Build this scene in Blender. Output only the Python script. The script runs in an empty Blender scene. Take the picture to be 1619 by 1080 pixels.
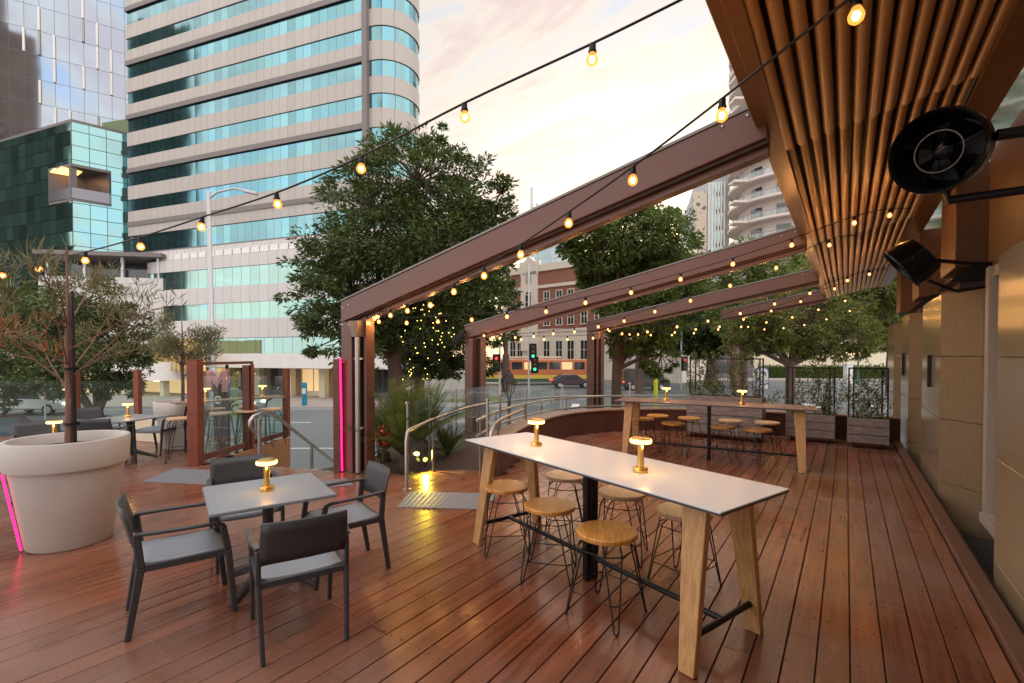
import bpy, bmesh, math, random
from mathutils import Vector, Matrix
random.seed(7)
SC = bpy.context.scene
COL = SC.collection
# ---------------------------------------------------------------- camera
H = 1.8; FL = 750.0; CX = 809.5; HY = 562.0; PT = math.radians(1.0)
TH = math.atan((1338 - CX) / FL); c_, s_ = math.cos(TH), math.sin(TH)
Y0 = HY + FL * math.tan(PT)
FW = (-s_ * math.cos(PT), c_ * math.cos(PT), -math.sin(PT))
UP = (-s_ * math.sin(PT), c_ * math.sin(PT), math.cos(PT))
RT = (c_, s_, 0.0)
def ray(px, py):
    a = (px - CX) / FL; b = (Y0 - py) / FL
    return [FW[i] + RT[i] * a + UP[i] * b for i in range(3)]
def at(px, py, z=0.0):
    d = ray(px, py); t = (z - H) / d[2]; return Vector((d[0] * t, d[1] * t, z))
def atD(px, py, D):
    d = ray(px, py); t = D / (-s_ * d[0] + c_ * d[1]); return Vector((d[0] * t, d[1] * t, H + d[2] * t))
def V(r, d, z=0.0):
    return Vector((r * c_ - d * s_, r * s_ + d * c_, z))
def VP(px, d, z=0.0):
    return V((px - CX) / FL * d, d, z)
cam = bpy.data.cameras.new('camera'); co = bpy.data.objects.new('camera', cam); COL.objects.link(co)
co.location = (0, 0, H); co.rotation_euler = (math.pi / 2 - PT, 0, TH)
cam.sensor_width = 36; cam.lens = FL / 1619 * 36; cam.shift_y = (Y0 - 540) / 1619
cam.clip_start = 0.05; cam.clip_end = 2000
SC.camera = co
# ---------------------------------------------------------------- mesh builder
class MB:
    def __init__(s): s.v = []; s.f = []; s.m = []
    def face(s, pts, m=0):
        n = len(s.v); s.v += [tuple(p) for p in pts]; s.f.append(tuple(range(n, n + len(pts)))); s.m.append(m)
    def box(s, c, d, rz=0.0, m=0, M=None, taper=1.0):
        n = len(s.v); cr, sr = math.cos(rz), math.sin(rz)
        for z in (-.5, .5):
            k = taper if z > 0 else 1.0
            for x, y in ((-.5, -.5), (.5, -.5), (.5, .5), (-.5, .5)):
                a, b, e = x * d[0] * k, y * d[1] * k, z * d[2]
                p = Vector((a * cr - b * sr, a * sr + b * cr, e))
                if M is not None: p = M @ p
                s.v.append((p[0] + c[0], p[1] + c[1], p[2] + c[2]))
        for q in ((0, 3, 2, 1), (4, 5, 6, 7), (0, 1, 5, 4), (1, 2, 6, 5), (2, 3, 7, 6), (3, 0, 4, 7)):
            s.f.append(tuple(n + i for i in q)); s.m.append(m)
        return s
    def bar(s, a, b, w, h, up=(0, 0, 1), m=0, w2=None, h2=None):
        a, b = Vector(a), Vector(b); d = (b - a).normalized(); u = Vector(up)
        x = d.cross(u)
        if x.length < 1e-4: x = d.cross(Vector((0, 1, 0)))
        x.normalize(); u = x.cross(d); n = len(s.v)
        for p, ww, hh in ((a, w, h), (b, w2 or w, h2 or h)):
            for i, j in ((-.5, -.5), (.5, -.5), (.5, .5), (-.5, .5)):
                s.v.append(tuple(p + x * i * ww + u * j * hh))
        for q in ((0, 3, 2, 1), (4, 5, 6, 7), (0, 1, 5, 4), (1, 2, 6, 5), (2, 3, 7, 6), (3, 0, 4, 7)):
            s.f.append(tuple(n + i for i in q)); s.m.append(m)
        return s
    def tube(s, pts, r, n=8, m=0, closed=False, cap=True):
        pts = [Vector(p) for p in pts]; N = len(pts)
        rs = r if isinstance(r, (list, tuple)) else [r] * N
        base = len(s.v); ref = None
        for i, p in enumerate(pts):
            if closed: d = pts[(i + 1) % N] - pts[i - 1]
            else: d = pts[min(i + 1, N - 1)] - pts[max(i - 1, 0)]
            d.normalize()
            if ref is None:
                ref = d.cross(Vector((0, 0, 1)))
                if ref.length < .1: ref = d.cross(Vector((0, 1, 0)))
            x = ref - d * ref.dot(d); x.normalize(); ref = x; y = d.cross(x)
            for k in range(n):
                a = 2 * math.pi * k / n
                s.v.append(tuple(p + (x * math.cos(a) + y * math.sin(a)) * rs[i]))
        L = N if closed else N - 1
        for i in range(L):
            for k in range(n):
                a = base + i * n + k; b = base + i * n + (k + 1) % n
                e = base + ((i + 1) % N) * n + k; g = base + ((i + 1) % N) * n + (k + 1) % n
                s.f.append((a, b, g, e)); s.m.append(m)
        if cap and not closed:
            s.f.append(tuple(base + k for k in range(n - 1, -1, -1))); s.m.append(m)
            s.f.append(tuple(base + (N - 1) * n + k for k in range(n))); s.m.append(m)
        return s
    def lathe(s, prof, c=(0, 0, 0), n=24, m=0, M=None, cap=True):
        base = len(s.v)
        for r, z in prof:
            for k in range(n):
                a = 2 * math.pi * k / n
                p = Vector((r * math.cos(a), r * math.sin(a), z))
                if M is not None: p = M @ p
                s.v.append((p[0] + c[0], p[1] + c[1], p[2] + c[2]))
        for i in range(len(prof) - 1):
            for k in range(n):
                a = base + i * n + k; b = base + i * n + (k + 1) % n
                s.f.append((a, b, b + n, a + n)); s.m.append(m)
        if cap:
            s.f.append(tuple(base + k for k in range(n - 1, -1, -1))); s.m.append(m)
            e = base + (len(prof) - 1) * n
            s.f.append(tuple(e + k for k in range(n))); s.m.append(m)
        return s
    def prism(s, poly, z0, z1, m=0):
        n = len(s.v); N = len(poly)
        for z in (z0, z1):
            for p in poly: s.v.append((p[0], p[1], z))
        s.f.append(tuple(n + i for i in range(N - 1, -1, -1))); s.m.append(m)
        s.f.append(tuple(n + N + i for i in range(N))); s.m.append(m)
        for i in range(N):
            j = (i + 1) % N
            s.f.append((n + i, n + j, n + N + j, n + N + i)); s.m.append(m)
        return s
    def xprism(s, poly, y0, y1, m=0):
        # polygon in x,z extruded along y
        n = len(s.v); N = len(poly)
        for y in (y0, y1):
            for p in poly: s.v.append((p[0], y, p[1]))
        s.f.append(tuple(n + i for i in range(N))); s.m.append(m)
        s.f.append(tuple(n + N + i for i in range(N - 1, -1, -1))); s.m.append(m)
        for i in range(N):
            j = (i + 1) % N
            s.f.append((n + j, n + i, n + N + i, n + N + j)); s.m.append(m)
        return s
    def sphere(s, c, r, n=10, m=0, sz=1.0):
        k = max(5, n // 2 + 1)
        prof = [(max(.001, r * math.sin(math.pi * i / k)), -r * sz * math.cos(math.pi * i / k)) for i in range(k + 1)]
        return s.lathe(prof, c, n, m)
    def build(s, name, mats, parent=None, world=False, smooth=False, bevel=0.0, seg=2, sub=0, solid=0.0):
        me = bpy.data.meshes.new(name); me.from_pydata(s.v, [], s.f)
        if not isinstance(mats, (list, tuple)): mats = [mats]
        for q in mats: me.materials.append(q)
        if len(mats) > 1: me.polygons.foreach_set('material_index', s.m)
        if smooth: me.polygons.foreach_set('use_smooth', [True] * len(s.f))
        if world and parent is not None:
            root = parent if parent.parent is None else parent.parent
            if root.parent is not None: root = root.parent
            Mt = Matrix.Translation(root.location) @ Matrix.Rotation(root.rotation_euler.z, 4, 'Z')
            me.transform(Mt.inverted())
        me.update()
        o = bpy.data.objects.new(name, me); COL.objects.link(o)
        if parent is not None: o.parent = parent
        if solid:
            q = o.modifiers.new('solid', 'SOLIDIFY'); q.thickness = solid; q.offset = 0
        if bevel:
            b = o.modifiers.new('bevel', 'BEVEL'); b.width = bevel; b.segments = seg; b.limit_method = 'ANGLE'; b.angle_limit = math.radians(35)
        if sub:
            q = o.modifiers.new('sub', 'SUBSURF'); q.levels = sub; q.render_levels = sub
        if smooth:
            try:
                me.set_sharp_from_angle(angle=math.radians(40))
            except Exception: pass
        return o
def tag(o, label, cat, group=None):
    o['label'] = label; o['category'] = cat
    if group: o['group'] = group
    return o
def thing(name, label, cat, loc=(0, 0, 0), rz=0.0, group=None):
    o = bpy.data.objects.new(name, None); COL.objects.link(o)
    o.location = loc; o.rotation_euler = (0, 0, rz); o.empty_display_size = .1
    return tag(o, label, cat, group)
def struct(o, kind='structure'):
    o['kind'] = kind; return o
def dup(root, loc=None, rz=None, label=None, group=None):
    def cp(o, par):
        n = o.copy(); COL.objects.link(n)
        if par is not None: n.parent = par
        for ch in list(o.children): cp(ch, n)
        return n
    r = cp(root, None)
    if loc is not None: r.location = loc
    if rz is not None: r.rotation_euler = (0, 0, rz)
    if label: r['label'] = label
    if group: r['group'] = group
    return r
# ---------------------------------------------------------------- materials
def nm(name):
    m = bpy.data.materials.new(name); m.use_nodes = True
    return m, m.node_tree.nodes, m.node_tree.links, m.node_tree.nodes['Principled BSDF']
def setp(b, **k):
    for a, v in k.items():
        b.inputs[a].default_value = v
def mat(name, col, rough=.5, metal=0.0, var=0.0, scale=4.0, stretch=(1, 1, 1), bump=0.0, spec=.5, coords='Object', island=0.0, col2=None, rvar=0.0, detail=6.0, coat=0.0):
    m, N, L, b = nm(name)
    setp(b, **{'Base Color': (*col, 1), 'Roughness': rough, 'Metallic': metal, 'Specular IOR Level': spec})
    if coat: setp(b, **{'Coat Weight': coat, 'Coat Roughness': .15})
    if var or bump or island or rvar:
        tc = N.new('ShaderNodeTexCoord'); mp = N.new('ShaderNodeMapping'); mp.inputs['Scale'].default_value = stretch
        if coords == 'World':
            g = N.new('ShaderNodeNewGeometry'); L.new(g.outputs['Position'], mp.inputs['Vector'])
        else: L.new(tc.outputs[coords], mp.inputs['Vector'])
        nz = N.new('ShaderNodeTexNoise'); nz.inputs['Scale'].default_value = scale; nz.inputs['Detail'].default_value = detail
        nz.inputs['Roughness'].default_value = .6
        L.new(mp.outputs[0], nz.inputs['Vector'])
        cr = N.new('ShaderNodeMix'); cr.data_type = 'RGBA'
        c2 = col2 if col2 else tuple(min(1, x * (1 + var)) for x in col)
        c1 = col if col2 else tuple(x * (1 - var) for x in col)
        cr.inputs[6].default_value = (*c1, 1); cr.inputs[7].default_value = (*c2, 1)
        mr = N.new('ShaderNodeMapRange'); mr.inputs[1].default_value = .3; mr.inputs[2].default_value = .7
        L.new(nz.outputs['Fac'], mr.inputs[0]); L.new(mr.outputs[0], cr.inputs[0])
        out = cr.outputs[2]
        if island:
            gi = N.new('ShaderNodeNewGeometry'); hs = N.new('ShaderNodeHueSaturation')
            m2 = N.new('ShaderNodeMapRange'); m2.inputs[3].default_value = 1 - island; m2.inputs[4].default_value = 1 + island
            L.new(gi.outputs['Random Per Island'], m2.inputs[0]); L.new(m2.outputs[0], hs.inputs['Value']); L.new(out, hs.inputs['Color'])
            out = hs.outputs[0]
        L.new(out, b.inputs['Base Color'])
        if rvar:
            m3 = N.new('ShaderNodeMapRange'); m3.inputs[3].default_value = max(.02, rough - rvar); m3.inputs[4].default_value = rough + rvar
            L.new(mr.outputs[0], m3.inputs[0]); L.new(m3.outputs[0], b.inputs['Roughness'])
        if bump:
            bp = N.new('ShaderNodeBump'); bp.inputs['Strength'].default_value = bump; bp.inputs['Distance'].default_value = .02
            L.new(nz.outputs['Fac'], bp.inputs['Height']); L.new(bp.outputs[0], b.inputs['Normal'])
    return m
def emit(name, col, st):
    m, N, L, b = nm(name)
    setp(b, **{'Base Color': (*[min(1, x) for x in col], 1), 'Emission Color': (*col, 1), 'Emission Strength': st, 'Roughness': .4})
    return m
def glass(name, tint=(.93, .97, .96), refl=.06, rough=.0, opac=0.0, rmax=.3):
    m, N, L, b = nm(name); N.remove(b)
    o = N['Material Output']; t = N.new('ShaderNodeBsdfTransparent'); t.inputs[0].default_value = (*tint, 1)
    g = N.new('ShaderNodeBsdfGlossy'); g.inputs['Roughness'].default_value = rough; g.inputs[0].default_value = (.95, .97, 1, 1)
    fr = N.new('ShaderNodeLayerWeight'); fr.inputs[0].default_value = .25
    mr = N.new('ShaderNodeMapRange'); mr.inputs[3].default_value = refl * .5; mr.inputs[4].default_value = rmax
    L.new(fr.outputs['Fresnel'], mr.inputs[0])
    mx = N.new('ShaderNodeMixShader'); L.new(mr.outputs[0], mx.inputs[0]); L.new(t.outputs[0], mx.inputs[1]); L.new(g.outputs[0], mx.inputs[2])
    fin = mx.outputs[0]
    if opac:
        df = N.new('ShaderNodeBsdfDiffuse'); df.inputs[0].default_value = (.6, .66, .64, 1)
        m2 = N.new('ShaderNodeMixShader'); m2.inputs[0].default_value = opac
        L.new(mx.outputs[0], m2.inputs[1]); L.new(df.outputs[0], m2.inputs[2]); fin = m2.outputs[0]
    L.new(fin, o.inputs[0]); return m
def leafmat(name, a, b2, rough=.5):
    m, N, L, b = nm(name)
    g = N.new('ShaderNodeNewGeometry'); mx = N.new('ShaderNodeMix'); mx.data_type = 'RGBA'
    mx.inputs[6].default_value = (*a, 1); mx.inputs[7].default_value = (*b2, 1)
    L.new(g.outputs['Random Per Island'], mx.inputs[0]); L.new(mx.outputs[2], b.inputs['Base Color'])
    setp(b, Roughness=rough)
    tr = N.new('ShaderNodeBsdfTranslucent'); L.new(mx.outputs[2], tr.inputs[0])
    ms = N.new('ShaderNodeMixShader'); ms.inputs[0].default_value = .36
    L.new(b.outputs[0], ms.inputs[1]); L.new(tr.outputs[0], ms.inputs[2]); L.new(ms.outputs[0], N['Material Output'].inputs[0])
    return m
def panelmat(name, col, w, hgt=0.0, line=.03, lcol=(.1, .1, .1), rough=.5, metal=0.0, var=.08, off=0.0, spec=.5, wob=0.0):
    # cladding or glazing with real joints every w metres along local x (and hgt metres up), each pane a slightly different tone
    m, N, L, b = nm(name)
    tc = N.new('ShaderNodeTexCoord'); sp = N.new('ShaderNodeSeparateXYZ'); L.new(tc.outputs['Object'], sp.inputs[0])
    def mth(op, a, bb=None):
        n = N.new('ShaderNodeMath'); n.operation = op
        for i, q in enumerate((a, bb)):
            if q is None: continue
            if isinstance(q, (int, float)): n.inputs[i].default_value = q
            else: L.new(q, n.inputs[i])
        return n.outputs[0]
    xs = mth('DIVIDE', mth('ADD', sp.outputs[0], off + 500 * w), w)
    fx = mth('FRACT', xs); mask = mth('LESS_THAN', fx, line / w); cell = mth('FLOOR', xs)
    cv = N.new('ShaderNodeCombineXYZ'); L.new(cell, cv.inputs[0])
    if hgt:
        zs = mth('DIVIDE', sp.outputs[2], hgt); fz = mth('FRACT', zs)
        mask = mth('MAXIMUM', mask, mth('LESS_THAN', fz, line * 1.3 / hgt)); L.new(mth('FLOOR', zs), cv.inputs[2])
    wn = N.new('ShaderNodeTexWhiteNoise'); wn.noise_dimensions = '3D'; L.new(cv.outputs[0], wn.inputs['Vector'])
    mr = N.new('ShaderNodeMapRange'); mr.inputs[3].default_value = 1 - var; mr.inputs[4].default_value = 1 + var
    L.new(wn.outputs['Value'], mr.inputs[0])
    hs = N.new('ShaderNodeHueSaturation'); hs.inputs['Color'].default_value = (*col, 1); L.new(mr.outputs[0], hs.inputs['Value'])
    mx = N.new('ShaderNodeMix'); mx.data_type = 'RGBA'; L.new(mask, mx.inputs[0]); L.new(hs.outputs[0], mx.inputs[6]); mx.inputs[7].default_value = (*lcol, 1)
    L.new(mx.outputs[2], b.inputs['Base Color'])
    setp(b, Roughness=rough, **{'Specular IOR Level': spec})
    if metal:
        mm = mth('MULTIPLY', mth('SUBTRACT', 1.0, mask), metal); L.new(mm, b.inputs['Metallic'])
    if wob:
        # panes are never perfectly flat: each leans a little and ripples
        nz = N.new('ShaderNodeTexNoise'); nz.inputs['Scale'].default_value = .35; nz.inputs['Detail'].default_value = 1.0; L.new(tc.outputs['Object'], nz.inputs['Vector'])
        sub = N.new('ShaderNodeVectorMath'); sub.operation = 'SUBTRACT'; L.new(wn.outputs['Color'], sub.inputs[0]); sub.inputs[1].default_value = (.5, .5, .5)
        sc = N.new('ShaderNodeVectorMath'); sc.operation = 'SCALE'; L.new(sub.outputs[0], sc.inputs[0]); sc.inputs['Scale'].default_value = wob
        gn = N.new('ShaderNodeNewGeometry'); ad = N.new('ShaderNodeVectorMath'); ad.operation = 'ADD'
        bp = N.new('ShaderNodeBump'); bp.inputs['Strength'].default_value = .25; bp.inputs['Distance'].default_value = wob * 3; L.new(nz.outputs['Fac'], bp.inputs['Height'])
        L.new(bp.outputs[0], ad.inputs[0]); L.new(sc.outputs[0], ad.inputs[1])
        no = N.new('ShaderNodeVectorMath'); no.operation = 'NORMALIZE'; L.new(ad.outputs[0], no.inputs[0]); L.new(no.outputs[0], b.inputs['Normal'])
    return m
def bulbglass():
    # amber glass envelope that scatters part of the filament's light
    m, N, L, b = nm('bulb_glass'); N.remove(b); o = N['Material Output']
    t = N.new('ShaderNodeBsdfTransparent'); t.inputs[0].default_value = (1, .8, .5, 1); e = N.new('ShaderNodeEmission'); e.inputs[0].default_value = (1, .36, .06, 1); e.inputs[1].default_value = 1.9
    mx = N.new('ShaderNodeMixShader'); mx.inputs[0].default_value = .5; L.new(t.outputs[0], mx.inputs[1]); L.new(e.outputs[0], mx.inputs[2]); L.new(mx.outputs[0], o.inputs[0]); return m
M = {}
M['black'] = mat('black_metal', (.018, .018, .02), .4, .6)
M['blackp'] = mat('anthracite_plastic', (.042, .044, .05), .45, 0, var=.12, scale=30, bump=.04)
M['tabletop_dark'] = mat('charcoal_laminate', (.235, .25, .28), .32, 0, var=.1, scale=25)
M['white_top'] = mat('white_laminate', (.61, .645, .69), .26, 0, var=.012, scale=2.5)
M['brown_top'] = mat('mauve_laminate', (.2, .13, .13), .3, 0, var=.06, scale=5)
M['edge'] = mat('dark_edge', (.06, .05, .055), .5)
M['oak'] = mat('oak_timber', (.40, .21, .08), .45, 0, scale=9, stretch=(6, 6, .4), col2=(.64, .38, .165), bump=.1)
M['honey'] = mat('honey_timber', (.40, .145, .025), .3, 0, scale=5, stretch=(14, .9, 1), col2=(.74, .37, .09), bump=.08, coat=.25)
M['sheen_wood'] = mat('sky_sheen_timber', (.44, .26, .13), .33, 0, scale=5, stretch=(14, .9, 1), col2=(.66, .46, .28), bump=.08)  # paler seat tone: sky reflection put into the timber colour
M['gold'] = mat('brushed_gold', (.85, .52, .14), .28, 1.0)
M['lampglow'] = emit('lamp_glow', (1.0, .60, .2), 2.6)
M['filament'] = emit('filament_glow', (1.0, .80, .5), 9.0)
M['bulb'] = bulbglass()
M['fairy'] = emit('fairy_glow', (1.0, .68, .14), 4.0)
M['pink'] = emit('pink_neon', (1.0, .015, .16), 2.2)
M['yspot'] = emit('yellow_spot', (1.0, .8, .15), 2.6)
M['rust'] = mat('rust_brown_steel', (.15, .062, .042), .42, .15, var=.18, scale=5, rvar=.1)
M['rust_red'] = mat('red_brown_steel', (.22, .06, .035), .4, .1, var=.2, scale=5)
M['beam'] = mat('brown_powdercoat', (.125, .056, .041), .36, .1, var=.1, scale=3, rvar=.08)
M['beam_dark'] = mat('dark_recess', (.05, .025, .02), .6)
M['grey_cap'] = mat('grey_cap', (.22, .22, .225), .5)
M['steel'] = mat('brushed_steel', (.46, .445, .435), .4, 1.0)
M['glass'] = glass('clear_glass')
M['glass_t'] = glass('tinted_glass', (.88, .95, .93), .02, 0, 0, .2)
M['concrete_pot'] = mat('warm_grey_planter', (.50, .47, .44), .5, 0, var=.09, scale=2.2, bump=.05, rvar=.1)
M['soil'] = mat('soil', (.035, .02, .014), .95, 0, var=.4, scale=20, bump=.5)
M['bark'] = mat('bark', (.10, .065, .05), .85, 0, var=.35, scale=6, stretch=(4, 4, 1), bump=.6)
M['bark_red'] = mat('red_brown_bark', (.19, .10, .075), .8, 0, var=.3, scale=6, stretch=(4, 4, 1), bump=.5)
M['stone'] = mat('sandstone', (.15, .102, .057), .5, 0, var=.25, scale=42, bump=.1, coords='World', col2=(.235, .168, .10))
M['stone_gl'] = mat('polished_granite', (.26, .205, .14), .18, 0, scale=34, coords='World', col2=(.35, .285, .205), spec=.45)
M['clad'] = mat('brown_cladding', (.15, .065, .025), .45, 0, var=.2, scale=3, coords='World')
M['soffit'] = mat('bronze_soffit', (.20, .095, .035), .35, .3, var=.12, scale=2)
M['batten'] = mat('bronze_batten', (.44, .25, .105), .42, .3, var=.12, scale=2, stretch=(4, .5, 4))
M['door_frame'] = mat('beige_frame', (.36, .30, .24), .45)
M['gravel'] = mat('dark_gravel', (.04, .04, .045), .9, 0, var=.6, scale=40, bump=1.0, coords='World')
M['tactile'] = mat('grey_tactile', (.17, .17, .19), .55, 0, var=.08, scale=12)
M['planter_wood'] = mat('weathered_timber', (.085, .065, .06), .75, 0, scale=7, stretch=(1, 8, 12), col2=(.36, .31, .295), bump=.5, coords='World')
M['wall_brown'] = mat('brown_render', (.085, .033, .024), .5, 0, var=.2, scale=3)
M['ledge'] = mat('ledge_timber', (.26, .17, .13), .45, 0, var=.15, scale=5)
M['asphalt'] = mat('asphalt', (.135, .155, .165), .5, 0, var=.16, scale=.6, coords='World', rvar=.1, bump=.05)
M['paving'] = mat('paving', (.34, .31, .28), .75, 0, var=.14, scale=1.2, coords='World')
M['kerb'] = mat('kerb_concrete', (.4, .39, .37), .75, 0, var=.1, scale=3, coords='World')
M['paint'] = mat('road_paint', (.75, .75, .73), .6, 0, var=.08, scale=6, coords='World')
M['white'] = mat('white_render', (.74, .72, .69), .6, 0, var=.05, scale=1.5)
M['cream'] = mat('cream_render', (.70, .62, .46), .6, 0, var=.05, scale=1.5)
M['dkwin'] = mat('dark_window', (.03, .035, .04), .08, 0, spec=.8)
M['warmwin'] = emit('lit_window', (1.0, .74, .36), 1.0)
M['warmdim'] = emit('dim_lit_window', (.9, .62, .30), .42)
M['leaf_dk'] = leafmat('dark_leaf', (.028, .048, .010), (.12, .17, .04))
M['leaf_mid'] = leafmat('mid_leaf', (.04, .075, .014), (.165, .235, .05))
M['leaf_lt'] = leafmat('light_leaf', (.07, .12, .02), (.22, .27, .06))
M['leaf_yel'] = leafmat('yellow_leaf', (.07, .09, .016), (.24, .245, .055))
M['leaf_br'] = leafmat('brown_needle', (.11, .105, .04), (.26, .23, .11))
M['leaf_neon_lit'] = leafmat('neon_lit_needle', (.3, .05, .02), (.38, .14, .06))  # red glow of the neon put into the needle colour
M['leaf_ol'] = leafmat('olive_leaf', (.11, .12, .05), (.22, .22, .12))
M['frond'] = leafmat('cycad_leaf', (.045, .075, .018), (.15, .19, .045))
M['kerb_wood'] = mat('kerb_timber', (.12, .055, .038), .4, 0, var=.2, scale=3, stretch=(6, .5, 6))
M['pole'] = mat('galvanised', (.48, .49, .5), .45, .5)
def deckmat():
    m, N, L, b = nm('merbau_decking')
    g = N.new('ShaderNodeNewGeometry')
    mp = N.new('ShaderNodeMapping'); mp.inputs['Scale'].default_value = (9, .55, 1); L.new(g.outputs['Position'], mp.inputs[0])
    # shift the grain of every board
    cx = N.new('ShaderNodeCombineXYZ'); mu = N.new('ShaderNodeMath'); mu.operation = 'MULTIPLY'; mu.inputs[1].default_value = 70
    L.new(g.outputs['Random Per Island'], mu.inputs[0]); L.new(mu.outputs[0], cx.inputs[2]); L.new(cx.outputs[0], mp.inputs['Location'])
    n1 = N.new('ShaderNodeTexNoise'); n1.inputs['Scale'].default_value = 2.2; n1.inputs['Detail'].default_value = 8; n1.inputs['Roughness'].default_value = .65; L.new(mp.outputs[0], n1.inputs['Vector'])
    n2 = N.new('ShaderNodeTexNoise'); n2.inputs['Scale'].default_value = .55; n2.inputs['Detail'].default_value = 5; L.new(g.outputs['Position'], n2.inputs['Vector'])
    cr = N.new('ShaderNodeValToRGB'); L.new(n1.outputs['Fac'], cr.inputs[0])
    cr.color_ramp.elements[0].position = .28; cr.color_ramp.elements[0].color = (.10, .028, .014, 1)
    cr.color_ramp.elements[1].position = .75; cr.color_ramp.elements[1].color = (.285, .095, .043, 1)
    hs = N.new('ShaderNodeHueSaturation'); mr = N.new('ShaderNodeMapRange'); mr.inputs[3].default_value = .76; mr.inputs[4].default_value = 1.2
    L.new(g.outputs['Random Per Island'], mr.inputs[0]); L.new(mr.outputs[0], hs.inputs['Value']); L.new(cr.outputs[0], hs.inputs['Color'])
    # worn, greyer patches where people walk
    mx = N.new('ShaderNodeMix'); mx.data_type = 'RGBA'; mx.inputs[7].default_value = (.225, .135, .105, 1)
    m2 = N.new('ShaderNodeMapRange'); m2.inputs[1].default_value = .42; m2.inputs[2].default_value = .66; m2.inputs[4].default_value = .8
    L.new(n2.outputs['Fac'], m2.inputs[0]); L.new(m2.outputs[0], mx.inputs[0]); L.new(hs.outputs[0], mx.inputs[6])
    # two screw heads per board over every joist, and odd knots
    def mt(op, a, bb=None):
        n = N.new('ShaderNodeMath'); n.operation = op
        for i, q in enumerate((a, bb)):
            if q is None: continue
            if isinstance(q, (int, float)): n.inputs[i].default_value = q
            else: L.new(q, n.inputs[i])
        return n.outputs[0]
    sx = N.new('ShaderNodeSeparateXYZ'); L.new(g.outputs['Position'], sx.inputs[0])
    fx = mt('FRACT', mt('DIVIDE', mt('ADD', sx.outputs[0], 163 * 1.0 - .04), .163)); fy = mt('FRACT', mt('DIVIDE', mt('ADD', sx.outputs[1], 450.0), .45))
    dx = mt('MULTIPLY', mt('SUBTRACT', mt('ABSOLUTE', mt('SUBTRACT', fx, .478)), .28), .163); dy = mt('MULTIPLY', mt('SUBTRACT', fy, .5), .45)
    dd_ = mt('SQRT', mt('ADD', mt('MULTIPLY', dx, dx), mt('MULTIPLY', dy, dy))); scr = mt('LESS_THAN', dd_, .0058)
    vo = N.new('ShaderNodeTexVoronoi'); vo.inputs['Scale'].default_value = 2.2; L.new(g.outputs['Position'], vo.inputs['Vector'])
    l0 = mt('LESS_THAN', vo.outputs['Distance'], .022)
    lt = N.new('ShaderNodeMath'); lt.operation = 'MAXIMUM'; L.new(l0, lt.inputs[0]); L.new(scr, lt.inputs[1])
    ml = N.new('ShaderNodeMath'); ml.operation = 'MULTIPLY'; ml.inputs[1].default_value = .75; L.new(lt.outputs[0], ml.inputs[0])
    mk = N.new('ShaderNodeMix'); mk.data_type = 'RGBA'; mk.inputs[7].default_value = (.015, .008, .006, 1); L.new(ml.outputs[0], mk.inputs[0]); L.new(mx.outputs[2], mk.inputs[6])
    # soft dark stains
    n3 = N.new('ShaderNodeTexNoise'); n3.inputs['Scale'].default_value = 1.7; n3.inputs['Detail'].default_value = 9; n3.inputs['Roughness'].default_value = .7; L.new(g.outputs['Position'], n3.inputs['Vector'])
    m4 = N.new('ShaderNodeMapRange'); m4.inputs[1].default_value = .56; m4.inputs[2].default_value = .74; m4.inputs[3].default_value = 1.0; m4.inputs[4].default_value = .62; L.new(n3.outputs['Fac'], m4.inputs[0])
    h4 = N.new('ShaderNodeHueSaturation'); L.new(m4.outputs[0], h4.inputs['Value']); L.new(mk.outputs[2], h4.inputs['Color'])
    L.new(h4.outputs[0], b.inputs['Base Color'])
    m3 = N.new('ShaderNodeMapRange'); m3.inputs[1].default_value = .3; m3.inputs[2].default_value = .7; m3.inputs[3].default_value = .14; m3.inputs[4].default_value = .34
    L.new(n2.outputs['Fac'], m3.inputs[0]); L.new(m3.outputs[0], b.inputs['Roughness'])
    bp = N.new('ShaderNodeBump'); bp.inputs['Strength'].default_value = .12; bp.inputs['Distance'].default_value = .01; L.new(n1.outputs['Fac'], bp.inputs['Height']); L.new(bp.outputs[0], b.inputs['Normal'])
    return m
M['deck'] = deckmat()
# ================================================================= terrace
W_ = .163; X0 = .04
def wall_pts():
    return [(-4.2, 5.62), (-4.32, 6.0), (-4.53, 6.5), (-4.8, 7.36), (-4.98, 8.3), (-5.0, 9.3), (-4.62, 10.35), (-3.7, 11.3), (-2.5, 11.85), (-1.0, 12.2), (.92, 12.45)]
def spline(P, k=8):
    out = []
    P = [Vector((*p, 0)) if len(p) == 2 else Vector(p) for p in P]
    for i in range(len(P) - 1):
        a = P[max(i - 1, 0)]; b = P[i]; d = P[i + 1]; e = P[min(i + 2, len(P) - 1)]
        for j in range(k):
            t = j / k
            out.append(.5 * ((2 * b) + (d - a) * t + (2 * a - 5 * b + 4 * d - e) * t * t + (3 * b - a - 3 * d + e) * t ** 3))
    out.append(P[-1]); return out
WC = spline(wall_pts(), 6)
def lerp(x, a, b): return a[1] + (b[1] - a[1]) * (x - a[0]) / (b[0] - a[0])
def cross_wall(x):
    ys = []
    for a, b in zip(WC, WC[1:]):
        if (a.x - x) * (b.x - x) <= 0 and a.x != b.x: ys.append(lerp(x, (a.x, a.y), (b.x, b.y)))
    return ys
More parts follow.
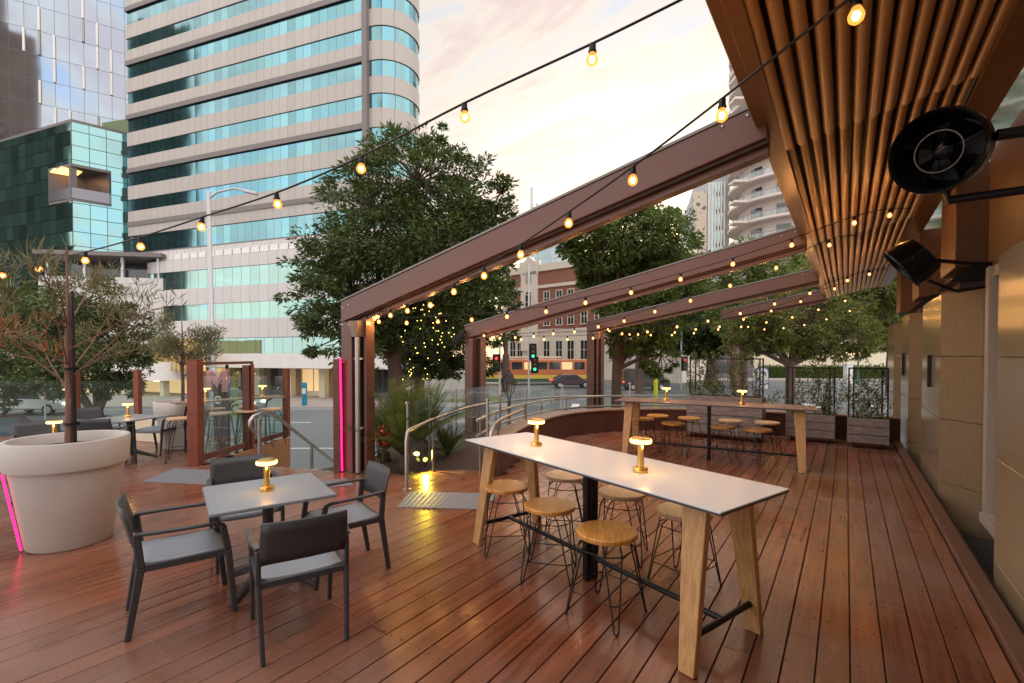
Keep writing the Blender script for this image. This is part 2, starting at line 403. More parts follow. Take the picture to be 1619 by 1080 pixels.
def deck_ranges(x):
    if x > -4.2:
        y = max(cross_wall(x) or [12.4]); return [(-1.6, y + .05)]
    r = []
    if x > -5.07:
        y = cross_wall(x)
        if len(y) >= 2: r.append((min(y), max(y)))
        r.append((-1.6, 4.75 + (x + 5.07) * .98))
    elif x > -6.2: r.append((-1.6, 4.85))
    elif x > -6.5: r.append((-1.4, 4.5))
    elif x > -7.96: r.append((-1.2, lerp(x, (-7.96, 3.9), (-6.44, 4.45))))
    elif x > -8.7: r.append((-1, lerp(x, (-8.7, 3.4), (-7.96, 3.9))))
    elif x > -10.1: r.append((-.6, 3.4 + (-8.7 - x) * 1.64))
    else: r.append((0, 5.7 - (-10.1 - x) * .69))
    return r
b = MB(); rnd = random.Random(3)
k = -104
while True:
    x0 = X0 + k * W_; x1 = x0 + W_ - .007; k += 1
    if x0 > .78: break
    x1 = min(x1, .795); xm = (x0 + x1) / 2
    for ya, yb in deck_ranges(xm):
        y = ya
        while y < yb - .02:
            L = rnd.uniform(3.4, 6.4); e = min(y + L, yb)
            if yb - e < .5: e = yb
            dz = rnd.uniform(-.0015, .0015)
            b.box(((x0 + x1) / 2, (y + e) / 2, -.0125 + dz), (x1 - x0, e - y - .003, .025)); y = e
deck = struct(b.build('deck', M['deck'], bevel=.003, seg=1))
b = MB(); b.box((-3.0, 5, -.09), (8, 13.2, .06)); b.box((-11.0, 1.6, -.09), (8, 4.6, .06)); b.prism([(-14.3, 2.9), (-8.7, 3.3), (-10.0, 5.6)], -.12, -.06)
struct(b.build('deck_base', M['beam_dark']))
# ramp that drops away behind the curved wall
lp = spline([(-5.07, 4.75), (-5.6, 5.75), (-6.4, 7.4), (-6.75, 9.0), (-6.4, 10.8), (-5.4, 12.2), (-3.8, 13.3)], 14)
rp = spline([(-4.2, 5.6), (-4.62, 6.45), (-5.05, 7.7), (-5.25, 9.2), (-4.85, 10.7), (-3.9, 11.75), (-2.7, 12.35)], 14)
b = MB(); n = len(lp)
for i in range(n - 1):
    za = -.9 * max(0, i - 6) / n - .004; zb = -.9 * max(0, i - 5) / n - .004
    a1 = lp[i].lerp(lp[i + 1], .04); a2 = rp[i].lerp(rp[i + 1], .04)
    q = [Vector((a1.x, a1.y, za)), Vector((a2.x, a2.y, za)), Vector((rp[i + 1].x, rp[i + 1].y, zb)), Vector((lp[i + 1].x, lp[i + 1].y, zb))]
    lo = [p - Vector((0, 0, .03)) for p in q]
    b.face(q); b.face(lo[::-1])
    for j in range(4): b.face([q[j], lo[j], lo[(j + 1) % 4], q[(j + 1) % 4]])
struct(b.build('ramp', M['deck']))
# kerb board along the building
b = MB(); b.box((.865, 5.4, .012), (.12, 14.2, .085))
tag(b.build('kerb_board', M['kerb_wood'], bevel=.006), 'long timber kerb board edging the deck along the building', 'kerb')
b = MB(); b.box((1.4, 6, -.4), (.95, 16, .1)); struct(b.build('gravel_bed', M['gravel']))
M['green_gl'] = mat('green_glazing', (.03, .16, .10), .06, .6)
# ---------------------------------------------------------------- building wall
def pier(poly, label, z1=2.6, slot=None):
    t = thing('stone_pier', label, 'stone pier', (poly[0][0], poly[0][1], -.36), 0, 'stone piers of the building wall')
    b = MB(); n = len(poly)
    b.prism(poly, -.36, z1, 0)
    # mortar joints as thin grooves of darker strips proud by 2 mm are avoided: stack the pier in courses
    b = MB()
    zs = [-.36, .18, .99, 1.79, z1]
    for za, zb in zip(zs, zs[1:]): b.prism(poly, za, zb - .006)
    o = b.build('pier_body', [M['stone_gl'], M['stone']], t, world=True, bevel=.004, seg=1)
    for p in o.data.polygons:
        p.material_index = 0 if abs(p.normal.x) > .95 else 1
    if slot:
        b = MB(); b.box((poly[0][0] - .02, slot[0], slot[1]), (.05, .05, .46)); b.build('pull_handle', M['black'], t, world=True, bevel=.008)
    return t
pier([(.98, 5.3), (.98, -3.5), (1.9, -3.5), (1.9, 5.3)], 'widest polished sandstone pier at the right edge, nearest the camera')
pier([(.99, 9.95), (.99, 8.17), (1.3, 7.72), (1.95, 7.6), (1.95, 9.95)], 'polished sandstone pier beyond the beige door jamb, second from camera', slot=(8.95, 1.58))
pier([(.97, 13.2), (.97, 11.7), (1.3, 11.25), (1.95, 11.15), (1.95, 13.2)], 'third polished sandstone pier, just beside the end trellis planter', slot=(12.5, 1.62))
pier([(.97, 17.3), (.97, 15.2), (1.3, 14.8), (1.95, 14.7), (1.95, 17.3)], 'farthest sandstone pier of the wall, behind the end trellis planter')
t = thing('glass_door', 'beige framed glass door recessed between the two nearest stone piers', 'door', (1.32, 6.4, 0))
b = MB(); b.box((0, .82, 1.36), (.15, .14, 2.8)); b.build('jamb', M['door_frame'], t, bevel=.006)
b = MB(); b.box((.02, -.95, 1.36), (.12, .12, 2.8)); b.build('jamb', M['door_frame'], t, bevel=.006)
b = MB(); b.box((.02, -.06, 2.7), (.12, 1.62, .12)); b.build('lintel', M['door_frame'], t, bevel=.006)
b = MB(); b.box((.06, -.06, .05), (.36, 1.6, .1)); b.build('sill', M['paving'], t, bevel=.006)
b = MB(); b.box((.05, -.06, 1.38), (.02, 1.6, 2.5)); b.build('door_pane', M['dkwin'], t)
b = MB(); b.box((.03, .66, 1.38), (.06, .09, 2.5)); b.build('stile', M['door_frame'], t, bevel=.004)
t = thing('recess_wall', 'dark glazed wall set back behind the stone piers', 'wall', (1.9, 8, 0))
b = MB(); b.box((2.1, 7, 1.0), (.1, 21, 3.2)); b.build('glazing', M['dkwin'], t, world=True)
t = thing('upper_wall', 'brown panelled upper wall above the stone piers', 'wall', (1.6, 6, 2.7))
b = MB(); b.box((1.62, 7, 3.43), (.5, 21, 1.41)); b.build('wall_panel', M['clad'], t, world=True)
b = MB(); b.box((1.66, 7, 5.6), (.3, 21, 2.9)); b.build('clerestory_glass', M['green_gl'], t, world=True)
for y0, y1 in ((7.7, 8.75), (11.2, 12.2), (3.6, 4.6), (14.8, 15.8)):
    b = MB(); b.box((1.21, (y0 + y1) / 2, 3.45), (.32, y1 - y0, 1.2)); b.build('pilaster', M['clad'], t, world=True, bevel=.01)
b = MB(); b.box((1.33, 6.2, 3.42), (.06, 2.6, 1.3)); b.build('panel_door', M['clad'], t, world=True, bevel=.01)
for y in (7.65, 11.2):
    t = thing('light_hood', ('black flared hood above the second stone pier' if y < 9 else 'black flared hood above the third stone pier'), 'light hood', (1.1, y, 2.62), 0, 'hoods over the piers')
    b = MB(); b.xprism([(-.12, .05), (.3, .05), (.3, .26), (.12, .26)], -.05, .95); b.build('hood', M['black'], t, bevel=.008)
    b = MB(); b.box((.1, .4, .02), (.22, .7, .09)); b.build('fitting', M['beam_dark'], t, bevel=.01)
# ---------------------------------------------------------------- canopy
t = thing('canopy', 'bronze batten canopy running along the building overhead', 'canopy', (.3, 8, 3.7))
b = MB(); b.box((-.6, 8, 3.86), (.1, 22.4, .26)); b.build('fascia', M['soffit'], t, world=True, bevel=.01)
b = MB(); b.box((-.53, 8, 3.75), (.1, 22.3, .05)); b.build('fascia_lip', M['soffit'], t, world=True, bevel=.006)
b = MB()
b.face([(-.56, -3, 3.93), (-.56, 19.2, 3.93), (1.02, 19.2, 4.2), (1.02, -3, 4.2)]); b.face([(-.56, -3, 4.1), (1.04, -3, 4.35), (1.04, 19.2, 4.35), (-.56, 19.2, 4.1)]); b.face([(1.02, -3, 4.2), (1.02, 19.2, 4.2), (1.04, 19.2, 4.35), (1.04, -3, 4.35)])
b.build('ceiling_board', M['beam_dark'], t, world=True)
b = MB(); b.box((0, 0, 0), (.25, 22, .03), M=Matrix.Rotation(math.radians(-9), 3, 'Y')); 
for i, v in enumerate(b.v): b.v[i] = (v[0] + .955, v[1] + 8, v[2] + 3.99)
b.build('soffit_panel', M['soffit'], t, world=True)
bt = None
for s0, s1 in ((-2.5, .52), (.54, 5.19), (5.21, 9.84), (9.86, 14.48), (14.5, 19.0)):
    for i in range(13):
        x = -.46 + i * .1052; z = 3.76 + (x + .46) * .2
        b = MB(); ln = s1 - s0
        prof = []
        N = 14
        r1, r2 = .043, .05
        pts = [(0, 0, .05), (0, .05, .048), (0, ln * .5, .02), (0, ln - .07, 0), (0, ln - .035, .0), (0, ln - .012, 0), (0, ln, 0)]
        b.tube(pts, [.03, .036, .040, .044, .039, .028, .012], 14)
        o = b.build('batten', M['batten'], t, smooth=True)
        o.location = (x - .3, s0 - 8, z - 3.7); 
# ---------------------------------------------------------------- pergola frames
def pergola(Y, xp, zt, zb, label, post=True, pipe=True, fl=True):
    t = thing('pergola_frame', label, 'pergola frame', (xp, Y, zb if post else zt), 0, 'brown pergola frames along the terrace')
    dx = -.56 - xp; zE = 3.93 - zt; z0 = zt - t.location.z
    b = MB(); sl = zE / dx; hh = .3
    y0, y1 = -.1, .12
    b.xprism([(0, z0), (0, z0 - hh * 1.06), (dx, z0 + zE - hh), (dx, z0 + zE)], y0, y1)
    b.build('beam', M['beam'], t, bevel=.008)
    b = MB(); b.xprism([(.03, z0 - hh - .0), (.03, z0 - hh - .03), (dx, z0 + zE - hh - .033), (dx, z0 + zE - hh - .003)], y0 + .04, y1 - .04); b.build('beam_groove', M['beam_dark'], t)
    b = MB(); b.xprism([(.2, z0 - hh + .2 * sl - .034), (.2, z0 - hh + .2 * sl - .10), (dx, z0 + zE - hh - .10), (dx, z0 + zE - hh - .034)], y0 + .1, y1 - .002); b.build('beam_flange', M['beam'], t, bevel=.004)
    b = MB(); b.xprism([(-.012, z0 + .025), (-.012, z0 + .003), (dx, z0 + zE + .003), (dx, z0 + zE + .03)], y0 - .012, y1 + .012); b.build('beam_cap', M['grey_cap'], t)
    if post:
        b = MB(); b.box((.13, .01, (z0 - .31) / 2), (.26, .22, z0 - .31)); b.build('post', M['beam'], t, bevel=.008)
        b = MB(); b.box((.355, .1, (z0 - .25) / 2), (.19, .04, z0 - .27)); b.build('post_web', M['beam_dark'], t)
        b = MB(); b.box((.475, .06, (z0 - .24) / 2), (.05, .16, z0 - .24)); b.build('post_flange', M['beam'], t, bevel=.005)
    for bx_, bz_ in ((.06, -.1), (.2, -.06), (.06, -.36), (.2, -.36), (dx - .35, zE - .12), (dx - .15, zE - .08)):
        if post or bx_ > 1:
            b = MB(); b.lathe([(.014, -.004), (.014, .004), (.009, .009)], (bx_, y0 - .004, z0 + bz_), 8, M=Matrix.Rotation(math.pi / 2, 3, 'X')); b.build('bolt', M['steel'], t)
    if pipe:
        b = MB(); b.tube([(.36, -.06, .02), (.36, -.06, z0 - .55)], .046, 14)
        for z in (.7, 1.75): b.box((.36, -.01, z), (.2, .12, .03))
        b.build('drain_pipe', M['steel'] if Y < 6 else M['beam'], t, smooth=True)
        b = MB(); b.box((.36, -.06, z0 - .43), (.12, .13, .24)); 
        for i in range(4, 8): b.v[i] = (.36 + (b.v[i][0] - .36) * 1.75, -.06 + (b.v[i][1] + .06) * 1.5, b.v[i][2])
        b.build('rain_hopper', M['ledge'], t, bevel=.006)
    return t
pergola(4.6, -6.42, 2.63, 0, 'nearest and tallest brown pergola frame, with steel drain pipe beside its post')
pergola(9.25, -7.92, 2.54, -.5, 'second brown pergola frame from the camera, with camera on its corner', pipe=False)
pergola(13.9, -6.8, 2.86, -1.0, 'third brown pergola frame, its post behind the far bar table')
f4 = pergola(18.5, -3.72, 3.42, 0, 'farthest brown pergola beam among the trees, without a visible post', post=False, pipe=False)
b = MB(); b.bar((.3, .01, -.2), (1.4, .01, .4), .08, .06); b.build('brace', M['beam_dark'], f4)
t = thing('security_camera', 'small dark floodlight bracketed to corner of the second pergola frame', 'floodlight', (-7.95, 9.08, 2.4))
b = MB(); b.bar((-.15, -.16, -.28), (.06, -.02, .0), .13, .13); b.build('housing', M['black'], t, bevel=.02)
b = MB(); b.bar((.02, 0, -.05), (.1, .1, .05), .04, .04); b.build('bracket', M['black'], t)
# ---------------------------------------------------------------- drum fans
def drum_fan(p, aim, R, label, wallx):
    t = thing('drum_fan', label, 'wall fan', p, 0, 'black drum fans on the building wall')
    d = Vector(aim).normalized(); Mx = d.to_track_quat('Z', 'Y').to_matrix()
    b = MB(); dp = R * .95
    prof = [(R * .80, -dp), (R * .96, -dp * .45), (R, 0), (R * 1.03, .01), (R * 1.0, .03), (R * .95, .02), (R * .90, -dp * .4), (R * .74, -dp * .9)]
    b.lathe(prof, (0, 0, 0), 40, M=Mx, cap=False); b.build('drum', M['black_gl'], t, smooth=True)
    b = MB(); b.lathe([(R * .74, -dp * .9), (R * .3, -dp * .93), (.002, -dp * .93)], (0, 0, 0), 32, M=Mx, cap=False); b.lathe([(R * .8, -dp), (.002, -dp - .02)], (0, 0, 0), 32, M=Mx, cap=False)
    b.build('back_plate', M['black'], t, smooth=True)
    b = MB(); ring = [Mx @ Vector((R * .5 * math.cos(a), R * .5 * math.sin(a), -.01)) for a in [2 * math.pi * i / 32 for i in range(32)]]
    b.tube(ring, .0035, 6, closed=True); b.build('guard_ring', M['ring'], t, smooth=True)
    b = MB()
    for i in range(8):
        a = 2 * math.pi * i / 8
        b.tube([Mx @ Vector((R * .5 * math.cos(a), R * .5 * math.sin(a), -.01)), Mx @ Vector((R * .95 * math.cos(a + .12), R * .95 * math.sin(a + .12), .0))], .0022, 5)
        b.tube([Mx @ Vector((R * .5 * math.cos(a), R * .5 * math.sin(a), -.01)), Mx @ Vector((R * .07 * math.cos(a), R * .07 * math.sin(a), .005))], .0022, 5)
    b.build('guard', M['fan_blade'], t)
    for i in range(4):
        a = i * math.pi / 2 + .4; b = MB()
        q = [Mx @ Vector((r * math.cos(a + w), r * math.sin(a + w), -dp * .4 + h)) for r, w, h in ((R * .16, 0, .0), (R * .85, -.1, -.01), (R * .85, .75, .06), (R * .16, .6, .04))]
        lo = [v + d * .006 for v in q]; b.face(q); b.face(lo[::-1]); 
        for j in range(4): b.face([q[j], lo[j], lo[(j + 1) % 4], q[(j + 1) % 4]])
        b.build('blade', M['fan_blade'], t)
    b = MB(); b.lathe([(.001, -dp * .9), (R * .2, -dp * .85), (R * .22, -dp * .3), (R * .12, -dp * .22), (.001, -dp * .2)], (0, 0, 0), 20, M=Mx, cap=False); b.build('motor', M['black'], t, smooth=True)
    b = MB(); w = wallx - p[0]
    b.tube([Mx @ Vector((0, -R * 1.0, -dp * .3)), Mx @ Vector((0, -R * 1.25, -dp * .4)), Vector((w * .6, .12, -R * 1.1)), Vector((w, .15, -R * .9))], .018, 10); b.box((w, .15, -R * .9), (.05, .16, .26))
    b.tube([Mx @ Vector((R * .98, 0, -dp * .4)), Vector((w * .7, .05, 0)), Vector((w, .12, -.02))], .022, 10); b.box((w, .12, -.02), (.05, .14, .2))
    b.build('bracket', M['black'], t, smooth=True)
    return t
M['ring'] = mat('guard_ring', (.09, .085, .08), .4, .5)
M['black_gl'] = mat('black_gloss', (.005, .005, .006), .3, .1, spec=.35)
M['fan_blade'] = mat('fan_blade', (.001, .001, .001), .9, .0, spec=.05)
fp = Vector((.33, 2.72, 2.66)); fc = atD(1482, 240, fp.dot(Vector((-s_, c_, 0))))
drum_fan(tuple(fc), (-.42, -.80, -.22), .168, 'large black drum fan with round guard hanging under the canopy', 1.35)
fc = atD(1427, 424, 5.6)
drum_fan(tuple(fc), (-.80, .05, -.62), .27, 'smaller-looking black drum fan farther along the wall, tilted down', 1.35)
# ---------------------------------------------------------------- curved wall and balustrade
def offset(P, o):
    out = []
    for i, p in enumerate(P):
        d = (P[min(i + 1, len(P) - 1)] - P[max(i - 1, 0)]).normalized(); out.append(p + Vector((-d.y, d.x, 0)) * o)
    return out
def strip(P, oa, ob, z0, z1):
    A = offset(P, oa); B = offset(P, ob); b = MB()
    for i in range(len(P) - 1):
        q = [(A[i], z0), (B[i], z0), (B[i + 1], z0), (A[i + 1], z0)]
        lo = [Vector((p.x, p.y, z0)) for p in (A[i], B[i], B[i + 1], A[i + 1])]; hi = [Vector((p.x, p.y, z1)) for p in (A[i], B[i], B[i + 1], A[i + 1])]
        b.face(hi[::-1]); b.face(lo)
        b.face([lo[0], lo[3], hi[3], hi[0]]); b.face([lo[2], lo[1], hi[1], hi[2]])
        if i == 0: b.face([lo[1], lo[0], hi[0], hi[1]])
        if i == len(P) - 2: b.face([lo[3], lo[2], hi[2], hi[3]])
    return b
t = thing('curved_wall', 'low dark brown curved wall behind the far bar table', 'low wall', (WC[0].x, WC[0].y, 0))
strip(WC, 0, .18, -.3, .49).build('wall_face', M['wall_brown'], t, world=True)
strip(WC, -.03, .34, .494, .525).build('ledge', M['ledge'], t, world=True)
PO = offset(WC, .27)
t = thing('curved_balustrade', 'clear glass balustrade with steel rails standing on the curved wall', 'balustrade', (PO[0].x, PO[0].y, .5))
seg = 9; i = 4
while i < len(PO) - 14:
    j = min(i + seg, len(PO) - 1); G = PO[i:j]
    strip(G, -.006, .006, .56, 1.12).build('glass_panel', M['glass'], t, world=True)
    b = MB(); p = PO[i] if i == 4 else (PO[i] + PO[i - 1]) / 2; b.box((p.x, p.y, .80), (.025, .025, .62)); b.box((p.x, p.y, 1.12), (.05, .05, .03)); b.build('clamp_post', M['steel'], t, world=True); i = j
rail = offset(WC, .42)[3:-14]
for z in (.80, .56):
    b = MB(); b.tube([Vector((p.x, p.y, z)) for p in rail], .024, 8); b.build('handrail', M['steel'], t, world=True, smooth=True)
for i in range(2, len(rail), 9):
    b = MB(); b.tube([(rail[i].x, rail[i].y, -.5), (rail[i].x, rail[i].y, .80)], .018, 8); b.build('rail_post', M['steel'], t, world=True, smooth=True)
# left handrail of the ramp
lr = spline([(-4.80, 4.36), (-5.05, 4.85), (-5.5, 5.7), (-6.15, 7.2), (-6.42, 8.6), (-6.1, 10.6), (-5.2, 11.9)], 8)
t = thing('ramp_handrail', 'bent steel handrail curving along the left side of the ramp', 'handrail', (lr[0].x, lr[0].y, 0))
b = MB(); P = [Vector((lr[0].x, lr[0].y, 0)), Vector((lr[0].x, lr[0].y, .66)), Vector((lr[0].x - .015, lr[0].y + .03, .73))]
for i, p in enumerate(lr[1:]): P.append(Vector((p.x, p.y, .80 if i > 0 else .775) - Vector((0, 0, 0)) if False else Vector((p.x, p.y, (.79 if i > 0 else .77) - .10 * max(0, i - 10) / len(lr)))))
b.tube(P, .026, 12); b.lathe([(.06, 0), (.06, .012), (.03, .014)], (lr[0].x, lr[0].y, .001), 16); b.build('rail', M['steel'], t, world=True, smooth=True)
for i in (14, 27, 38):
    b = MB(); b.tube([(lr[i].x, lr[i].y, -.4), (lr[i].x, lr[i].y, .74)], .02, 8); b.build('rail_post', M['steel'], t, world=True, smooth=True)
rl2 = spline([(-4.28, 5.52), (-4.75, 6.5), (-5.15, 7.7)], 6)
t = thing('short_handrail', 'short bent steel handrail at the open end of the curved wall', 'handrail', (-4.28, 5.5, 0))
b = MB(); b.tube([Vector((-4.28, 5.5, .0)), Vector((-4.28, 5.5, .52)), Vector((-4.3, 5.56, .66))] + [Vector((p.x, p.y, .74)) for p in rl2[2:]], .028, 10); b.build('rail', M['steel'], t, world=True, smooth=True)
b = MB(); b.tube([(-4.5, 6.0, 0), (-4.5, 6.0, .72)], .02, 8); b.build('rail_post', M['steel'], t, world=True, smooth=True)
# glass screen left of the ramp
gl = offset(spline([(-5.2, 4.9), (-5.75, 5.9), (-6.45, 7.35), (-6.85, 9.0)], 6), .12)
t = thing('ramp_glass_screen', 'frameless glass screen between the cycads and the ramp', 'glass screen', (gl[0].x, gl[0].y, 0))
for a, e in ((0, 6), (6, 12), (12, 18)):
    g = gl[a:e + 1]; g = [g[0].lerp(g[1], .05)] + g[1:-1] + [g[-1].lerp(g[-2], .05)]
    strip(g, -.006, .006, -.1, 1.08).build('glass_panel', M['glass'], t, world=True)
    b = MB(); p = gl[a]; b.box((p.x, p.y, .48), (.022, .022, 1.2)); b.box((p.x, p.y, 1.1), (.05, .05, .03)); b.build('clamp_post', M['steel'], t, world=True)
# tactile mats
def mat_strip(P, label, n=16):
    # P: four corners
    t = thing('tactile_mat', label, 'tactile mat', tuple(sum((Vector(p) for p in P), Vector()) / 4), 0, 'tactile mats on the deck')
    b = MB(); q = [Vector((p[0], p[1], .006)) for p in P]; lo = [Vector((p[0], p[1], .0015)) for p in P]
    b.face(q)
    for j in range(4): b.face([q[j], lo[j], lo[(j + 1) % 4], q[(j + 1) % 4]])
    b.build('mat_base', M['tactile'], t, world=True)
    b = MB(); L = (q[1] - q[0]).length; Wd = (q[3] - q[0]).length; nx = int(L / .055); ny = int(Wd / .055)
    for i in range(nx):
        for j in range(ny):
            u = (i + .5) / nx; v = (j + .5) / ny
            p = (q[0] * (1 - u) + q[1] * u) * (1 - v) + (q[3] * (1 - u) + q[2] * u) * v
            b.lathe([(.017, .0062), (.012, .0115)], (p.x, p.y, 0), 8)
    o = b.build('studs', M['tactile'], t, world=True); o['kind'] = 'stuff'
    return t
mat_strip([at(628, 802), at(765, 806), at(790, 781), at(650, 778)], 'grey studded tactile mat at the top of the ramp')
mat_strip([at(225, 762), at(352, 768), at(372, 745), at(275, 741)], 'grey studded tactile mat in front of the glass gate')
mat_strip([at(500, 772), at(560, 768), at(548, 757), at(480, 762)], 'small grey tactile mat at the head of the stairs')
# ================================================================= furniture
def make_chair(label):
    t = thing('armchair', label, 'chair', (0, 0, 0), 0, 'charcoal armchairs around the dining tables')
    m = M['blackp']
    b = MB()   # seat with rolled front lip, grid in x,y
    nx, ny = 6, 9
    def sz(u, v):
        y = -.235 + .49 * v; z = .452 + .012 * (2 * u - 1) ** 2 - .014 * math.sin(v * math.pi)
        if v > .86: z -= (v - .86) / .14 * .05; y -= (v - .86) * .12
        return ((u - .5) * (.455 + .02 * v), y, z)
    for i in range(nx):
        for j in range(ny):
            b.face([sz(i / nx, j / ny), sz((i + 1) / nx, j / ny), sz((i + 1) / nx, (j + 1) / ny), sz(i / nx, (j + 1) / ny)])
    o = b.build('seat', M['seatp'], t, smooth=True, solid=.018); weld(o)
    b = MB(); nx, nz = 10, 4
    def bk(u, v):
        x = (2 * u - 1); w = .245 - .01 * v + .005
        return (x * w, -.262 - .065 * v - .035 * (1 - x * x), .575 + .255 * v + .0 - .012 * abs(x) ** 3 * (1 - v))
    for i in range(nx):
        for j in range(nz): b.face([bk(i / nx, j / nz), bk(i / nx, (j + 1) / nz), bk((i + 1) / nx, (j + 1) / nz), bk((i + 1) / nx, j / nz)])
    o = b.build('backrest', m, t, smooth=True, solid=.014); weld(o)
    for s in (-1, 1):
        b = MB(); b.bar((s * .235, -.315, 0), (s * .252, -.245, .45), .027, .036, up=(0, 1, 0), w2=.030, h2=.048); b.bar((s * .252, -.245, .45), (s * .25, -.265, .66), .030, .048, up=(0, 1, 0), w2=.026, h2=.044)
        b.build('leg', m, t, bevel=.008)
        b = MB(); b.bar((s * .25, .275, 0), (s * .255, .235, .45), .027, .035, up=(0, 1, 0), w2=.030, h2=.044); b.bar((s * .255, .235, .45), (s * .265, .205, .625), .030, .044, up=(0, 1, 0), w2=.030, h2=.04)
        b.build('leg', m, t, bevel=.008)
        b = MB(); P = [(s * .25, -.275, .665), (s * .272, -.12, .66), (s * .276, .06, .655), (s * .272, .16, .652), (s * .265, .215, .628)]
        for a, e in zip(P, P[1:]): b.bar(a, e, .042, .019)
        b.build('armrest', m, t, bevel=.006)
        b = MB(); b.bar((s * .246, -.24, .44), (s * .25, .235, .436), .026, .045); b.build('side_rail', m, t, bevel=.005)
    b = MB(); b.bar((-.245, -.25, .44), (.245, -.25, .44), .026, .04); b.build('back_rail', m, t, bevel=.005)
    return t
def weld(o):
    bm = bmesh.new(); bm.from_mesh(o.data); bmesh.ops.remove_doubles(bm, verts=bm.verts, dist=1e-5); bmesh.ops.recalc_face_normals(bm, faces=bm.faces)
    bm.to_mesh(o.data); bm.free()
M['seatp'] = mat('sky_sheen_seat', (.25, .275, .31), .36, 0, var=.08, scale=40, bump=.03)  # bluish grey sky sheen put into the seat colour
def ang(fx, fy): return math.atan2(fy, fx) - math.pi / 2
ch = make_chair('charcoal armchair with its back to the camera at the front square table')
ch.location = (-2.95, 1.73, 0); ch.rotation_euler = (0, 0, ang(-.92, .38))
dup(ch, (-3.82, 1.39, 0), ang(.28, .96), 'charcoal armchair seen from the side at the left of the front square table')
dup(ch, (-3.46, 2.42, 0), ang(-.30, -.95), 'charcoal armchair at the far right side of the front square table')
dup(ch, (-4.42, 2.10, 0), ang(.95, -.30), 'charcoal armchair mostly hidden behind the front square table top')
def make_dining(label, loc, rz, top='tabletop_dark', size=.83):
    t = thing('dining_table', label, 'dining table', loc, rz, 'charcoal dining tables on the deck')
    b = MB(); b.box((0, 0, .727), (size, size, .026)); b.build('tabletop', M[top], t, bevel=.008)
    b = MB(); b.lathe([(.05, .12), (.04, .2), (.04, .6), (.055, .7), (.09, .712)], n=16); b.build('pedestal', M['blackp'], t, smooth=True)
    b = MB(); b.box((0, 0, .705), (.5, .06, .018)); b.box((0, 0, .705), (.06, .5, .0178)); b.build('top_bracket', M['blackp'], t)
    for i in range(4):
        a = math.pi / 4 + i * math.pi / 2; b = MB()
        c, s = math.cos(a), math.sin(a)
        b.bar((c * .02, s * .02, .17), (c * .3, s * .3, .06), .05, .07, w2=.045, h2=.05); b.bar((c * .3, s * .3, .06), (c * .40, s * .40, .022), .045, .05, w2=.04, h2=.035)
        b.build('foot', M['blackp'], t, bevel=.008)
    return t
tc = (-3.71, 1.93); DR = math.atan2(.75, .26)
make_dining('charcoal square dining table at the front left with one gold lamp', (*tc, 0), DR)
def make_stool(label, h, wood, grp, R=.21, name='bar_stool'):
    t = thing(name, label, 'stool', (0, 0, 0), 0, grp)
    b = MB(); b.lathe([(R * .955, h - .036), (R, h - .03), (R, h - .006), (R * .97, h)], n=36); b.build('seat', wood, t, smooth=True)
    rr = .0052; zt = h - .038; zk = h - .10; rk = R * .86; rf = R * 1.32
    def leg(a):
        b = MB()
        tx = lambda r, w, z: (r * math.cos(a) - w * math.sin(a), r * math.sin(a) + w * math.cos(a), z)
        b.tube([tx(R * .55, .055, zt), tx(rk, .06, zk), tx(rf, .014, .012), tx(rf + .004, .0, .006), tx(rf, -.014, .012), tx(rk, -.06, zk), tx(R * .55, -.055, zt)], rr, 6)
        b.sphere(tx(rf + .003, 0, .009), .0105, 8)
        return b
    for i in range(4): leg(i * math.pi / 2 + .3).build('leg', M['wire'], t, smooth=True)
    for z, nme in ((h * .80, 'upper_ring'), (h * .30, 'footrest')):
        f = (zk - z) / (zk - .012); r = rk + (rf - rk) * f; w = .06 + (.014 - .06) * f; b = MB(); P = []
        for i in range(4):
            a = i * math.pi / 2 + .3
            for sg in (-1, 1): P.append((r * math.cos(a) - sg * w * math.sin(a), r * math.sin(a) + sg * w * math.cos(a), z))
        b.tube(P, .0042, 6, closed=True); b.build(nme, M['wire'], t, smooth=True)
    return t
M['wire'] = mat('black_wire', (.015, .014, .014), .4, .5)
gN = 'stools around the near bar table'; gF = 'stools around the far bar table'
sp = {}
A = make_stool('honey timber stool nearest the camera, in front of the white bar table', .585, M['honey'], gN); A.location = (*at(959, 838, .585)[:2], 0); A.rotation_euler[2] = .35
dup(A, (*at(869, 797, .585)[:2], 0), .9, 'honey timber stool in the middle of the front row at the white bar table')
dup(A, (*at(800, 767, .585)[:2], 0), 1.2, 'honey timber stool at the left end of the front row at the white bar table')
Bs = make_stool('pale topped stool behind the nearest oak leg of the white bar table', .585, M['sheen_wood'], gN); Bs.location = (*at(1082, 806, .585)[:2], 0); Bs.rotation_euler[2] = .2
dup(Bs, (*at(983, 776, .585)[:2], 0), .7, 'pale topped stool tucked behind the white bar table, right of its black post')
dup(Bs, (*at(895, 750, .585)[:2], 0), 1.0, 'pale topped stool tucked behind the white bar table, left of its black post')
FS = [((1017, 661), 'front row stool at the left end of the mauve bar table', 0), ((1040, 656), 'back row stool at the left end of the mauve bar table', 0), ((1065, 668), 'front row stool just left of the black post of the mauve bar table', 0), ((1090, 660), 'back row stool just left of the black post of the mauve bar table', 0), ((1142, 673), 'front row stool just right of the black post of the mauve bar table', 0), ((1155, 664), 'pale topped back row stool right of the black post of the mauve bar table', 1), ((1199, 678), 'front row stool nearest the right oak leg of the mauve bar table', 0), ((1213, 667), 'pale topped back row stool near the right oak leg of the mauve bar table', 1)]
for i, ((px, py), lb, kd) in enumerate(FS):
    dup((A, Bs)[kd], (*at(px, py, .585)[:2], 0), .5 * i, lb, gF)
